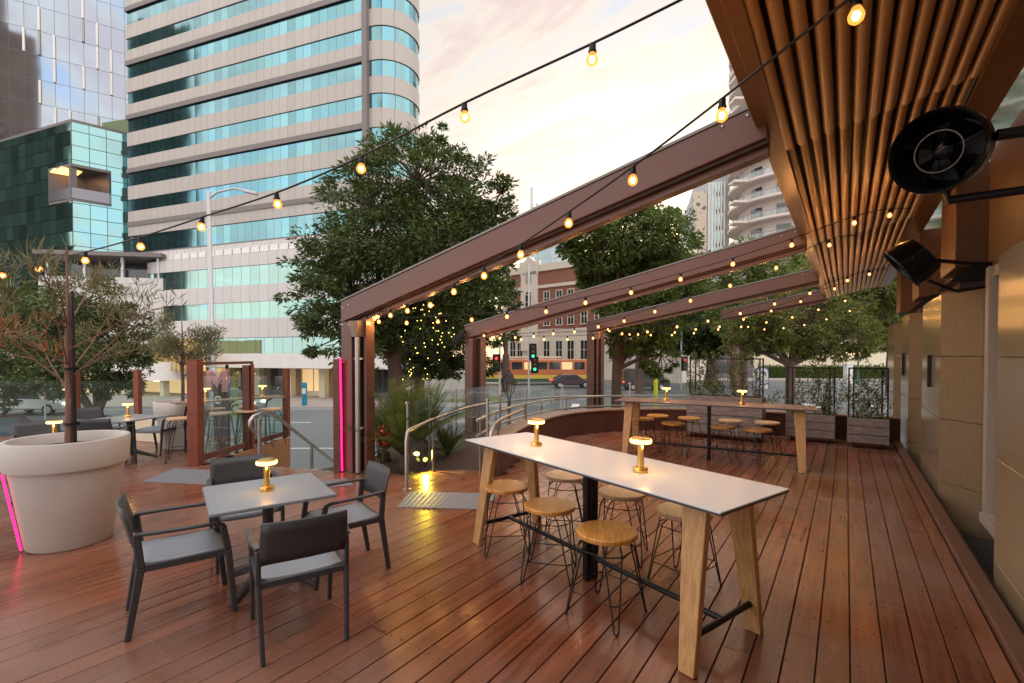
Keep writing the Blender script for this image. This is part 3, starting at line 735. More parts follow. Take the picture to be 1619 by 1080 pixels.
def make_bar(label, loc, rz, L, Wd, top):
    t = thing('bar_table', label, 'bar table', loc, rz, 'long bar tables with oak legs')
    h = .975
    b = MB(); b.box((0, 0, h - .005), (L, Wd, .01)); b.build('tabletop', top, t, bevel=.002, seg=1)
    b = MB(); b.box((0, 0, h - .0165), (L - .004, Wd - .004, .013)); b.build('tabletop_core', M['edge'], t)
    for sx in (-1, 1):
        for sy in (-1, 1):
            b = MB(); xt = sx * (L / 2 - .24)
            b.bar((sx * (L / 2 - .20), sy * (Wd / 2 - .02), 0), (xt, sy * (Wd / 2 - .16), h - .024), .10, .05, up=(0, 1, 0), w2=.16, h2=.055)
            b.build('leg', M['oak'], t, bevel=.006)
        b = MB(); b.tube([(sx * (L / 2 - .206), -Wd / 2 + .05, .19), (sx * (L / 2 - .206), Wd / 2 - .05, .19)], .02, 12); b.build('cross_bar', M['black'], t, smooth=True)
    b = MB(); b.tube([(-L / 2 + .2, 0, .19), (L / 2 - .2, 0, .19)], .019, 12); b.build('foot_rail', M['black'], t, smooth=True)
    for sy in (-1, 1):
        b = MB(); b.box((0, sy * .038, h / 2 - .01), (.05, .05, h - .03)); b.build('centre_post', M['black'], t, bevel=.006)
    b = MB(); b.box((0, 0, h - .033), (L - .7, .05, .02)); b.build('under_rail', M['black'], t)
    return t
BN = ((-1.665, 3.455), math.atan2(-.87, 2.5)); BFc = ((-1.94, 8.71), math.atan2(.28, 3.13))
make_bar('long white topped bar table with oak legs in the foreground', (*BN[0], 0), BN[1], 2.67, .77, M['white_top'])
make_bar('long mauve topped bar table with oak legs in front of the trellis planters', (*BFc[0], 0), BFc[1], 3.16, .76, M['brown_top'])
def make_lamp(label, loc, k=1.0):
    t = thing('table_lamp', label, 'table lamp', loc, 0, 'gold cordless lamps on the tables')
    b = MB(); b.lathe([(.05, 0), (.051, .004), (.051, .028), (.047, .034), (.024, .039)], n=28); b.build('base', M['gold'], t, smooth=True)
    b = MB(); b.lathe([(.024, .036), (.0215, .12), (.023, .205)], n=16); b.build('stem', M['gold'], t, smooth=True)
    b = MB(); b.lathe([(.035, .202), (.072, .206), (.076, .212), (.076, .229), (.072, .234)], n=32); b.build('diffuser', M['lampglow'], t, smooth=True)
    b = MB(); b.lathe([(.068, .2345), (.067, .241), (.062, .244)], n=28); b.build('cap', M['gold'], t, smooth=True)
    pl_ = bpy.data.lights.new('lamp_light', 'POINT'); pl_.energy = 1.0; pl_.color = (1, .55, .18); pl_.shadow_soft_size = .02; pl_.specular_factor = 0.0; po_ = bpy.data.objects.new('lamp_light', pl_); COL.objects.link(po_); po_.parent = t; po_.location = (.035, -.02, .18)
    return t
lm = make_lamp('gold table lamp nearest the camera on the white bar table', at(1013, 746, .976))
for (px, py, z), lb in (((848, 705, .976), 'gold table lamp toward the far end of the white bar table'), ((422, 775, .741), 'gold table lamp on the charcoal square table at the front left'),
                        ((1053, 633, .976), 'gold table lamp on the left half of the mauve bar table'), ((1173, 639, .976), 'gold table lamp on the right half of the mauve bar table')):
    dup(lm, at(px, py, z), 0, lb)
# ---------------------------------------------------------------- second dining groups
t2 = VP(203, 8.1); make_dining('charcoal dining table beside the large planter, with one gold lamp', (t2.x, t2.y, 0), .35, size=.8)
dup(lm, VP(201, 8.15, .741), 0, 'gold table lamp on the charcoal table beyond the large planter')
def face(p, q): return ang(q.x - p.x, q.y - p.y)
for (px, d), lb in (((168, 7.55), 'charcoal armchair right behind the rim of the large planter'), ((247, 8.75), 'charcoal armchair facing left, beside the second planter'), ((150, 8.6), 'charcoal armchair at the street side of the table behind the large planter')):
    p = VP(px, d); dup(ch, (p.x, p.y, 0), face(p, t2), lb)
t3 = VP(84, 5.95); make_dining('charcoal dining table hidden behind the rim of the large planter', (t3.x, t3.y, 0), .6, size=.75)
dup(lm, (t3.x, t3.y, .741), 0, 'gold table lamp peeking over the rim of the large planter')
p = VP(62, 6.75); dup(ch, (p.x, p.y, 0), face(p, t3), 'charcoal armchair with only its backrest showing over the large planter')
# ---------------------------------------------------------------- big pots
def pot(name, label, loc, Hh, Rr, Rb, grp='round planters with small trees'):
    t = thing(name, label, 'planter', loc, 0, grp)
    zb = Hh * .745; Rl = Rb + (Rr - Rb) * .80
    b = MB(); b.lathe([(Rb * .97, .004), (Rb, .015), (Rl * .97, zb)], n=64); b.build('pot_body', M['concrete_pot'], t, smooth=True)
    b = MB(); b.lathe([(Rl * .97, zb), (Rl * 1.035, zb - .004), (Rl * 1.045, zb + .01), (Rr, Hh - .012), (Rr - .006, Hh), (Rr - .035, Hh), (Rr - .045, Hh - .01), (Rr - .07, Hh - .14)], n=64, cap=False); b.build('rim', M['concrete_pot'], t, smooth=True)
    b = MB(); b.lathe([(Rr - .06, Hh - .10), (Rr * .5, Hh - .085), (.001, Hh - .08)], n=40, cap=False); b.build('soil', M['soil'], t, smooth=True)
    return t
PB = V(-4.28, 4.57); pot('planter_pot', 'large warm grey round planter at the left edge with a pink lit side', (PB.x, PB.y, 0), 1.01, .465, .318)
P2 = VP(288, 9.25); pot('planter_pot', 'smaller round planter beside the high bar counter on the left terrace', (P2.x, P2.y, 0), .92, .47, .32)
# added pink glowing strip standing in for the pink rim light on the planter
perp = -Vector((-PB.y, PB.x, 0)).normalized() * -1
t = thing('added_glow_strip', 'added pink glowing strip standing in for rim light down the left side of the large planter', 'glow strip', (PB.x, PB.y, 0), 0, 'pink neon strips')
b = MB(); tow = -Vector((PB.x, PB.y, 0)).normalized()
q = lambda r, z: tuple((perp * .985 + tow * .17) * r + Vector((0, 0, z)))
b.tube([q(.338, .02), q(.448, .735)], .009, 8); b.build('glow_tube', M['pink'], t, smooth=True)  # glowing tube added in place of the rim light on the pot
# ---------------------------------------------------------------- foliage helper
def leaf(b, p, d, L, w, up=None, m=0, curl=.0):
    d = d.normalized(); x = d.cross(up if up is not None else Vector((rnd.uniform(-1, 1), rnd.uniform(-1, 1), rnd.uniform(.2, 1))))
    if x.length < 1e-3: x = Vector((1, 0, 0))
    x.normalize(); k = len(b.v)
    mid = p + d * L * .45; tip = p + d * L - Vector((0, 0, curl * L))
    b.v += [tuple(p), tuple(mid + x * w * .5), tuple(tip), tuple(mid - x * w * .5)]
    b.f.append((k, k + 1, k + 2, k + 3)); b.m.append(m)
def rv(r=1.0):
    while True:
        v = Vector((rnd.uniform(-1, 1), rnd.uniform(-1, 1), rnd.uniform(-1, 1)))
        if .01 < v.length < 1: return v * r
# potted trees
def potted(label, P, zs, ztop, tw, limbs, tufts, mats, spread, Lf=.06, wf=.012, bark='bark_red', lean=0):
    t = thing('potted_tree', label, 'tree', (P.x, P.y, zs), 0, 'small trees growing in round planters')
    hh = ztop - zs; fork = hh * .42
    b = MB(); b.tube([(0, 0, 0), (.01, .005, fork * .5), (-.01 + lean * .3, 0, fork), (lean, .01, hh * .62), (lean * 1.2, 0, hh * .9)], [tw, tw * .9, tw * .8, tw * .5, tw * .15], 8)
    tips = []
    for i in range(limbs):
        a = i * 2.4 + rnd.uniform(-.4, .4); z0 = fork * rnd.uniform(.55, 1.45); rr = spread * rnd.uniform(.55, 1.05); z1 = min(hh, z0 + rr * rnd.uniform(.25, 1.0) + .15)
        m_ = Vector((math.cos(a) * rr * .5, math.sin(a) * rr * .5, (z0 + z1) / 2 - .04)); e = Vector((math.cos(a) * rr, math.sin(a) * rr, z1))
        b.tube([(0, 0, z0), m_, e], [tw * .28, tw * .18, tw * .07], 5); tips += [e, m_.lerp(e, .5)]
        for j in range(3):
            s0 = m_.lerp(e, rnd.uniform(0, .8)); e2 = s0 + Vector((math.cos(a + rnd.uniform(-1, 1)), math.sin(a + rnd.uniform(-1, 1)), rnd.uniform(.2, 1))) * spread * .38
            b.tube([s0, s0.lerp(e2, .5) + rv(.03), e2], [tw * .16, tw * .1, tw * .05], 4); tips += [e2, s0.lerp(e2, .6)]
    b.build('trunk', M[bark], t, smooth=True)
    b = MB()
    for p in tips:
        kd = 0 if len(mats) == 1 else (1 if ((p.x * c_ + p.y * s_) < -.30 and p.z < hh * .72 and rnd.random() < .8) else 0)  # low left tufts mostly get the needle colour with neon light painted in
        for j in range(tufts):
            q = p + rv(.10 if Lf > .05 else .14); d = (q - p) * 4 + Vector((0, 0, .5)) + rv(.7)
            leaf(b, q, d, Lf * rnd.uniform(.7, 1.4), wf, m=kd)
    b.build('crown', [M[x] for x in mats], t)
    return t
pt = potted('sparse tree with brown needles, the low left ones painted red with neon light, in the large planter', PB, .92, 3.08, .035, 11, 17, ['leaf_br', 'leaf_neon_lit'], .80, .125, .009)
b = MB(); q = Vector((c_, s_, 0)) * .06
b.tube([(q.x, q.y, 0), (q.x * 1.0 - .02, q.y, 1.5)], .014, 8); b.build('stake', M['black'], pt)
b = MB(); 
for z in (.22, .75): b.lathe([(.062, z - .012), (.062, z + .012)], (q.x * .5, q.y * .5, 0), 12, cap=False)
b.build('tie', M['black'], pt)
potted('olive leaved young tree in the smaller round planter', P2, .84, 2.72, .035, 15, 60, ['leaf_ol'], .55, .05, .018, 'bark')
# ---------------------------------------------------------------- posts, gate and fence on the left
def post(label, p, zt, w=.12, m='rust', z0=0.0, nm_='fence_post'):
    t = thing(nm_, label, 'fence post', (p.x, p.y, z0), TH, 'brown steel fence posts')
    b = MB(); b.box((0, 0, (zt - z0) / 2), (w, w, zt - z0)); b.build('shaft', M[m], t, bevel=.006)
    b = MB(); b.box((0, 0, zt - z0 + .006), (w * 1.04, w * 1.04, .012)); b.build('post_cap', M[m], t, bevel=.003)
    return t
fa = Vector((-8.72, 3.36, 0)); fb = Vector((-10.1, 5.68, 0)); fd = (fb - fa)
post('thick red brown gate post at the left end of the glass gate', fa, 1.72, .17, 'rust_red')
fm = fa + fd * .50; post('brown fence post in the middle of the glass fence by the stairs', fm, 1.60, .13, 'rust')
post('red brown fence post at the far end of the glass fence', fb, 1.50, .12, 'rust_red')
lp0 = VP(118, 10.5); lp1 = VP(217, 10.5)
post('red brown post of the street balustrade behind the large planter', lp0, 1.40, .13, 'rust_red'); post('red brown post of the street balustrade beside the second planter', lp1, 1.47, .11, 'rust_red')
t = thing('glass_fence', 'glass fence with brown bottom rail beside the stairs', 'glass fence', tuple(fa))
for a, e in ((.045, .47), (.53, .975)):
    p, q = fa + fd * a, fa + fd * e; b = MB(); b.bar((p.x, p.y, .83), (q.x, q.y, .83), .012, 1.36); b.build('glass_panel', M['glass_t'], t, world=True)
    b = MB(); b.bar((p.x, p.y, .09), (q.x, q.y, .09), .05, .1); b.build('bottom_rail', M['rust'], t, world=True, bevel=.004)
t = thing('gate_frame', 'thin brown overhead frame with a jamb joining the gate posts', 'gate frame', tuple(fa))
q = fa + fd * .52 + Vector((.12, .0, 0))
b = MB(); b.bar((fa.x, fa.y, 1.665), (q.x, q.y, 1.665), .05, .05); b.build('top_rail', M['rust'], t, world=True, bevel=.003)
b = MB(); b.box((q.x, q.y, .82), (.05, .05, 1.64)); b.build('jamb', M['rust_red'], t, world=True, bevel=.003)
b = MB(); p = fa.lerp(q, .52); b.sphere((p.x, p.y, 1.60), .03, 10, sz=1.3); b.build('latch', M['black'], t, world=True)
t = thing('street_balustrade', 'clear glass balustrade along the street side of the left terrace', 'balustrade', tuple(VP(-60, 10.5)))
PX = [(-60, 10.45), (118, 10.5), (217, 10.5), (455, 10.2)]
for (a, da), (e, de) in zip(PX, PX[1:]):
    p, q = VP(a, da), VP(e, de); u = (q - p).normalized() * .09; p = p + u; q = q - u
    b = MB(); b.bar((p.x, p.y, .66), (q.x, q.y, .66), .012, 1.15); b.build('glass_panel', M['glass_t'], t, world=True)
# low planter wall at the back of the terrace
t = thing('low_planter_wall', 'low cream terrace wall between the second planter and the street posts', 'low wall', tuple(VP(228, 9.9)))
p, q = VP(212, 10.1), VP(268, 9.75); b = MB(); b.bar((p.x, p.y, .24), (q.x, q.y, .24), .2, .48); b.build('wall_block', M['cream'], t, world=True, bevel=.01)
# high bar counter
ha, hb = VP(272, 8.55), VP(445, 10.05)
t = thing('bar_counter', 'narrow high bar counter behind the glass fence with two gold lamps', 'bar counter', tuple(ha))
b = MB(); b.bar((ha.x, ha.y, .935), (hb.x, hb.y, .935), .34, .03); b.build('counter_top', M['ledge'], t, world=True, bevel=.004)
for f in (.12, .5, .86):
    p = ha.lerp(hb, f); dn = Vector((-(hb - ha).y, (hb - ha).x, 0)).normalized(); e = p + dn * .15
    b = MB(); b.tube([(p.x - dn.x * .14, p.y - dn.y * .14, .915), (p.x + dn.x * .05, p.y + dn.y * .05, .86), (e.x, e.y, .70), (e.x, e.y, 0)], .018, 8); b.build('bracket', M['black'], t, world=True, smooth=True)
for f, lb in ((.27, 'gold table lamp on the near end of the high bar counter'), (.80, 'gold table lamp on the far end of the high bar counter')):
    p = ha.lerp(hb, f); dup(lm, (p.x, p.y, .951), 0, lb)
hs = make_stool('tall wire stool with pale seat at the near end of the high bar counter', .745, M['sheen_wood'], 'tall stools at the high bar counter', R=.19, name='high_stool')
hp = VP(283, 8.05); hs.location = (hp.x, hp.y, 0)
dn = Vector((-(hb - ha).y, (hb - ha).x, 0)).normalized()
for f, o, lb in ((.33, -.42, 'tall wire stool nearest the gate seen through the fence glass'), (.56, -.42, 'tall wire stool in the middle of the counter, on the fence side'), (.80, -.42, 'tall wire stool at the far end of the counter, on the fence side'), (.42, .42, 'tall wire stool on the street side near the counter middle'), (.74, .42, 'tall wire stool on the street side near the counter far end')):
    p = ha.lerp(hb, f) + dn * o; dup(hs, (p.x, p.y, 0), f * 3, lb)
# pillar sign with a pink M and a white o
sg = VP(350, 11.6); t = thing('pillar_sign', 'dark pillar sign with a large pink letter M and small white o', 'sign', (sg.x, sg.y, -.5), TH)
b = MB(); b.box((0, 0, .65), (.26, .26, 1.9)); b.build('pillar', M['wall_brown'], t, bevel=.01)
def text(body, size, loc, matr, parent, name, ext=.03, rz=0.0):
    cu = bpy.data.curves.new(name, 'FONT'); cu.body = body; cu.size = size; cu.extrude = ext; cu.align_x = 'CENTER'; cu.offset = 0.0
    tmp = bpy.data.objects.new(name + '_c', cu); COL.objects.link(tmp); dg = bpy.context.evaluated_depsgraph_get(); dg.update()
    me = bpy.data.meshes.new_from_object(tmp.evaluated_get(dg)); bpy.data.objects.remove(tmp); bpy.data.curves.remove(cu)
    me.transform(Matrix.Rotation(math.pi / 2, 4, 'X')); me.materials.clear(); me.materials.append(matr)
    o = bpy.data.objects.new(name, me); COL.objects.link(o); o.parent = parent; o.location = loc; o.rotation_euler = (0, 0, rz); return o
M['pinkp'] = mat('pink_paint', (.62, .27, .29), .5)
b = MB(); w = .38; hM = .52; z0 = 1.42; y = -.16
for pts in ([(-w / 2 - .06, 0), (-w / 2 + .07, 0), (-w / 2 + .07, hM), (-w / 2 - .06, hM)], [(w / 2 - .07, 0), (w / 2 + .06, 0), (w / 2 + .06, hM), (w / 2 - .07, hM)], [(-w / 2 + .06, hM), (-w / 2 + .06, hM - .2), (0, .1), (0, .3)], [(0, .3), (0, .1), (w / 2 - .06, hM - .2), (w / 2 - .06, hM)]):
    b.xprism([(px, z0 + pz) for px, pz in pts], y - .03, y + .03)
b.build('letter_m', M['pinkp'], t)
b = MB(); b.tube([(.08 * math.cos(a) * .8, -.15, 1.22 + .08 * math.sin(a)) for a in [i * math.pi / 10 for i in range(20)]], .024, 8, closed=True); b.build('letter_o', M['white'], t, smooth=True)
# stairs
sd = fd.normalized(); sx = Vector((sd.y, -sd.x, 0)); s0 = Vector((-7.94, 3.95, 0))
b = MB()
for i in range(9):
    z = -.165 * (i + 1); a = s0 + sd * (.32 * i) - sx * .45; e = a + sx * 2.4 + (Vector((.0, .22, 0)) if i == 0 else Vector()); f = .34
    b.prism([(a.x, a.y), (e.x, e.y), (e.x + sd.x * f, e.y + sd.y * f), (a.x + sd.x * f, a.y + sd.y * f)], z - .165, z)
struct(b.build('stairs', M['paving']))
t = thing('stair_side_panel', 'orange brown panel closing the side of the stairs below the fence', 'side panel', tuple(fa))
p, q = fa + fd * .3 + sx * .1, fa + fd * .97 + sx * .1; b = MB(); b.bar((p.x, p.y, -.5), (q.x, q.y, -.5), .06, 1.0); b.build('panel', mat('tan_panel', (.33, .17, .08), .6), t, world=True)
h0 = Vector((-7.93, 3.92, 0)); t = thing('stair_handrail', 'looped steel handrail running down beside the stairs', 'handrail', tuple(h0))
b = MB(); up = lambda k, z: tuple(h0 + sd * k + Vector((0, 0, z)))
b.tube([up(.02, .52), up(-.06, .58), up(-.13, .66), up(-.12, .74), up(-.05, .80), up(.15, .83), up(.42, .82), up(.6, .73), up(3.2, -.80)], .03, 12); b.build('rail', M['steel'], t, world=True, smooth=True)
for k_, zb, zt in ((.0, 0, .80), (1.75, -1.2, .13)):
    b = MB(); b.tube([up(k_ + .12, zb), up(k_ + .12, zt - (.06 if k_ == 0 else .12))], .03, 10); b.build('rail_post', M['steel'], t, world=True, smooth=True)
# neon gate post right of the stairs
npz = VP(537, 7.34); t = thing('neon_post', 'brown steel post with a bright pink neon strip, right of the stairs', 'neon post', (npz.x, npz.y, 0), TH, 'pink neon strips')
b = MB(); b.box((-.035, 0, .87), (.10, .12, 1.74)); b.build('shaft', M['rust'], t, bevel=.005)
b = MB(); b.tube([(.045, -.05, .02), (.03, -.05, 1.76)], .015, 8); b.build('glow_tube', M['pink'], t, smooth=True)
b = MB(); b.box((.12, 0, 1.70), (.2, .04, .03)); b.build('top_arm', M['rust_red'], t)
# ---------------------------------------------------------------- timber planters with trellis
def trellis_box(label, pl, pr_, ztop, ztr, boards, dp=.42, dens=500, tx=(0, 0)):
    x0, x1 = pl.x, pr_.x; y = (pl.y + pr_.y) / 2
    t = thing('trellis_planter', label, 'trellis planter', ((x0 + x1) / 2, y + dp / 2, 0), 0, 'timber planters with climbing plants')
    w = x1 - x0; zb = .10; bh = (ztop - zb) / boards
    for i in range(boards):
        z = zb + bh * (i + .5)
        b = MB(); b.box((0, -dp / 2 + .015, z), (w, .03, bh - .012)); b.box((0, dp / 2 - .015, z), (w, .03, bh - .012)); b.box((-w / 2 + .016, 0, z), (.028, dp - .062, bh - .012)); b.box((w / 2 - .016, 0, z), (.028, dp - .062, bh - .012))
        b.build('board_course', M['planter_wood'], t, bevel=.004, seg=1)
    b = MB(); b.box((0, 0, ztop - .07), (w - .07, dp - .07, .05)); b.box((0, 0, zb + .02), (w - .07, dp - .07, .04)); b.build('soil', M['soil'], t)
    for sx_ in (-1, 1):
        for sy in (-1, 1):
            b = MB(); b.tube([(sx_ * (w / 2 - .1) - .012, sy * (dp / 2 - .08), .04), (sx_ * (w / 2 - .1) + .012, sy * (dp / 2 - .08), .04)], .038, 12); b.box((sx_ * (w / 2 - .1), sy * (dp / 2 - .08), .085), (.04, .05, .03)); b.build('castor', M['black'], t)
    b = MB(); a = .028
    for yy in (-.02,):
        for xx in (-w / 2 + .02, w / 2 - .02): b.box((xx, yy, (ztop - .1 + ztr) / 2), (a, a, ztr - ztop + .1))
        b.box((0, yy, ztr - a / 2), (w - .04 - a, a, a))
    for xx in (-w / 2 + .10, w / 2 - .10): b.box((xx, .12, (ztop - .1 + ztr) / 2), (a, a, ztr - ztop + .1))
    b.box((0, .12, ztr - a / 2), (w - .2 - a, a, a)); b.build('trellis_frame', M['black'], t)
    b = MB(); n = int(w / .095)
    for i in range(1, n): b.box((-w / 2 + .02 + (w - .04) * i / n, -.02, (ztop - .05 + ztr) / 2), (.0045, .0045, ztr - ztop + .02))
    nz = int((ztr - ztop) / .1)
    for i in range(1, nz): b.box((0, -.0255, ztop + (ztr - ztop) * i / nz), (w - .06, .0045, .0045))
    b.build('wire_mesh', M['black'], t)
    b = MB(); stems = MB()
    hgt = ztr - ztop
    for i in range(int(w / .045)):
        x = rnd.uniform(-w / 2 + .04, w / 2 - .04); z = ztop - .05; y_ = rnd.uniform(-.05, .04); P = [Vector((x, y_, z))]; top = ztop + hgt * rnd.choice((.35, .55, .8, 1.0, 1.12))
        while z < top:
            z += .07; x += rnd.uniform(-.06, .06); y_ += rnd.uniform(-.025, .025); y_ = max(-.12, min(.12, y_)); P.append(Vector((x, y_, z)))
        stems.tube(P, .0035, 4, cap=False)
        for p in P:
            for j in range(rnd.choice((1, 4, 6, 8, 10))): leaf(b, p + rv(.05), rv() + Vector((0, -.15, -.1)), rnd.uniform(.035, .075), rnd.uniform(.018, .034))
    for cx_, cz, rr, nn in tx:
        for j in range(nn):
            p = Vector((cx_, -.04, cz)) + Vector((rv().x * rr * 1.3, rv().y * .12, rv().z * rr)); leaf(b, p, rv() + Vector((0, -.2, -.1)), rnd.uniform(.04, .085), rnd.uniform(.02, .038))
    stems.build('vine_stem', M['bark'], t); b.build('vine_foliage', M['vine'], t)
M['vine'] = leafmat('vine_leaf', (.07, .11, .035), (.26, .31, .13))
trellis_box('largest timber planter with climbing plants, behind the mauve bar table', at(1079, 693), at(1208, 698), .93, 1.74, 4, .5, tx=((-.25, 1.12, .16, 170), (-.7, 1.15, .12, 70), (.3, 1.6, .12, 60), (1.0, .95, .16, 60)))
trellis_box('middle timber planter with climbing plants, right of the mauve bar table', at(1241, 697), at(1320, 702), .585, 1.55, 3, .42, tx=((.0, 1.1, .3, 200), (.3, .8, .2, 90), (.05, 1.58, .2, 80), (-.75, .82, .12, 40), (.65, .95, .16, 60)))
trellis_box('smallest timber planter with climbing plants, at the end of the deck by the wall', at(1339, 707), at(1406, 713), .585, 1.56, 3, .42, tx=((.1, 1.0, .25, 220), (.1, .75, .2, 120), (-.2, 1.3, .2, 70)))
# ---------------------------------------------------------------- cycads
def cycad(label, p, z, n, L, seed, tiltv=(0, 0)):
    global rnd
    rnd = random.Random(seed)
    t = thing('cycad', label, 'plant', (p.x, p.y, z), 0, 'cycads in the planting bed')
    b = MB(); b.lathe([(.10, 0), (.13, .1), (.11, .22), (.04, .30)], n=14); b.build('trunk', M['bark'], t, smooth=True)
    for i in range(n):
        a = i * 2.39996 + rnd.uniform(-.2, .2); el = rnd.uniform(.55, 1.4) if i > n * .45 else rnd.uniform(1.0, 1.5); l = L * rnd.uniform(.75, 1.1)
        d = Vector((math.cos(a) * math.cos(el) + tiltv[0], math.sin(a) * math.cos(el) + tiltv[1], math.sin(el))).normalized()
        p0 = Vector((0, 0, .26)); P = []; k = 16; q = p0.copy(); dd = d.copy()
        for j in range(k + 1):
            P.append(q.copy()); q = q + dd * l / k; dd = (dd + Vector((0, 0, -.055))).normalized()
        b = MB(); b.tube(P, [.008 * (1 - .8 * j / k) for j in range(k + 1)], 4, cap=False)
        side = dd.cross(Vector((0, 0, 1))).normalized()
        for j in range(2, k * 2):
            f = j / (k * 2); i0 = min(k - 1, int(f * k)); pp = P[i0].lerp(P[i0 + 1], f * k - i0); tn = (P[i0 + 1] - P[i0]).normalized(); up = side.cross(tn)
            ll = l * .19 * math.sin(math.pi * (.12 + .82 * f)) ** .7
            for sgn in (-1, 1): leaf(b, pp, side * sgn * 1.0 + tn * .75 + up * .3, ll, ll * .13, up=up)
        b.build('frond', M['frond'], t)
    return t
cyp = VP(640, 7.6); cycad('tall cycad with long arching fronds beside the drain pipe post', cyp, -.1, 30, 1.3, 5, (-.05, 0))
cyp = VP(606, 8.3); cycad('cycad half hidden behind the drain pipe post', cyp, -.15, 16, 1.0, 11, (.1, .06))
cyp = VP(708, 8.9); cycad('low cycad lit yellow beside the ramp', cyp, -.35, 20, .75, 8)
cyp = VP(668, 8.6); cycad('cycad behind the ramp glass screen', cyp, 0, 20, 1.15, 21, (.15, .1))
rnd = random.Random(77)
t = thing('red_flower_plant', 'small plant with red flowers at the foot of the tall cycad', 'plant', tuple(VP(601, 7.35, -.1)))
b = MB()
for i in range(60): leaf(b, rv(.16) + Vector((0, 0, .62)), rv(), .06, .04)
b.build('flowers', mat('red_flower', (.5, .03, .03), .5), t)
b = MB()
for i in range(7): b.tube([(rnd.uniform(-.05, .05), rnd.uniform(-.05, .05), 0), tuple(rv(.08) + Vector((0, 0, .35))), tuple(rv(.12) + Vector((0, 0, .66)))], .005, 5)
for i in range(90): leaf(b, rv(.14) + Vector((0, 0, .4)), rv(), .07, .03)
b.build('stems', M['frond'], t)
b = MB(); b.prism([(-5.15, 4.9), (-6.2, 4.9), (-6.5, 4.56), (-7.6, 6.5), (-7.6, 9.5), (-6.9, 9.2), (-6.5, 7.4), (-5.7, 5.8)], -.5, -.12); struct(b.build('planting_bed', M['soil']))
# yellow garden spotlight
yp = at(672, 726, .10); t = thing('garden_spotlight', 'small garden spotlight glowing yellow beside the ramp', 'spotlight', (yp.x, yp.y, 0))
b = MB(); b.tube([(0, 0, -.12), (0, 0, .08)], .008, 6); b.build('spike', M['black'], t)
aim = (at(690, 765) - yp).normalized(); Mx = aim.to_track_quat('Z', 'Y').to_matrix()
b = MB(); b.lathe([(.02, -.06), (.04, -.04), (.045, .04), (.04, .04), (.036, .0)], (0, 0, .10), 16, M=Mx, cap=False); b.build('head', M['black'], t, smooth=True)
b = MB(); b.lathe([(.036, .012), (.001, .016)], (0, 0, .10), 16, M=Mx, cap=False); b.build('lens', M['yspot'], t)
ld = bpy.data.lights.new('spot_beam', 'SPOT'); ld.specular_factor = .35; ld.energy = 75; ld.color = (1, .72, .04); ld.spot_size = math.radians(110); ld.spot_blend = .8; ld.shadow_soft_size = .03
lo = bpy.data.objects.new('spot_beam', ld); COL.objects.link(lo); lo.location = yp + aim * .06 + Vector((0, 0, .10)); lo.rotation_euler = (at(700, 765) - lo.location).to_track_quat('-Z', 'Y').to_euler()
# ---------------------------------------------------------------- festoon lights
bulb_me = None
def bulb_parts():
    b = MB(); b.lathe([(.010, .0), (.017, -.004), (.0175, -.03), (.022, -.045), (.020, -.052)], n=12); so = b.build('socket', M['black'], None, smooth=True)
    b = MB(); b.lathe([(.014, -.050), (.019, -.058), (.0285, -.078), (.030, -.09), (.026, -.105), (.014, -.116), (.001, -.119)], n=14, cap=False); b.lathe([(.001, -.066), (.012, -.072), (.0165, -.086), (.012, -.100), (.001, -.106)], n=10, m=1, cap=False); bu = b.build('bulb', [M['bulb'], M['filament']], None, smooth=True)
    m1, m2 = so.data, bu.data; bpy.data.objects.remove(so); bpy.data.objects.remove(bu); return m1, m2
SM, BMm = bulb_parts()
def festoon(label, pts, d0, d1, x0, x1, first=None, last=None, watt=3.0):
    # bulbs at the given places; depth eases from d0 to d1 along the cord
    iv = lambda px: 1 / ((1 / d0) + (1 / d1 - 1 / d0) * ((px - x0) / (x1 - x0)))
    BP = [atD(px, py, iv(px)) for px, py in pts]
    C = [p + Vector((0, 0, .088)) for p in BP]
    ends = []
    if first: C = [atD(first[0], first[1], iv(first[0]))] + C
    if last: C = C + [atD(last[0], last[1], iv(last[0]))]
    t = thing('festoon_light', label, 'string lights', tuple(C[0]), 0, 'festoon strings of warm bulbs')
    b = MB(); b.tube(spline(C, 5), .0085 if watt is None else .0065, 6); b.build('cord', M['black'], t, world=True, smooth=True)
    for p in BP:
        s = bpy.data.objects.new('socket', SM); COL.objects.link(s); s.parent = t; s.location = p + Vector((0, 0, .088)) - C[0]; s.scale = (1.3, 1.3, 1.2) if watt is None else (1, 1, 1); s.rotation_euler = (rnd.uniform(-.12, .12), rnd.uniform(-.12, .12), 0)
        q = bpy.data.objects.new('bulb', BMm); COL.objects.link(q); q.parent = s
        if watt:
            l_ = bpy.data.lights.new('bulb_light', 'POINT'); l_.energy = watt; l_.color = (1, .46, .12); l_.shadow_soft_size = .02; lo_ = bpy.data.objects.new('bulb_light', l_); COL.objects.link(lo_); lo_.parent = t; lo_.location = s.location - Vector((0, 0, .15))
festoon('longest festoon string, crossing the sky from the canopy to the left tree', [(937, 90), (734, 182), (572, 264), (437, 320), (320, 357), (221, 388), (135, 410), (63, 424), (3, 434)], 2.9, 6.6, 1090, 0, (1092, -8), (-40, 425), watt=None)
festoon('festoon string from the canopy over the nearest pergola beam to its post', [(1355, 25), (1142, 183), (1001, 286), (900, 354), (824, 403), (765, 437), (717, 462), (679, 483), (643, 492), (617, 499), (592, 504)], 1.95, 7.35, 1355, 586, (1500, -75), (580, 503))
festoon('festoon string following the second beam, its bulbs evenly spaced from post to canopy', [(599, 509), (643, 511), (692, 509), (745, 506), (801, 501), (863, 493), (926, 479), (998, 463), (1076, 442), (1159, 418), (1251, 388), (1350, 353), (1407, 341)], 7.5, 6.2, 586, 1407, (582, 506), (1440, 330))
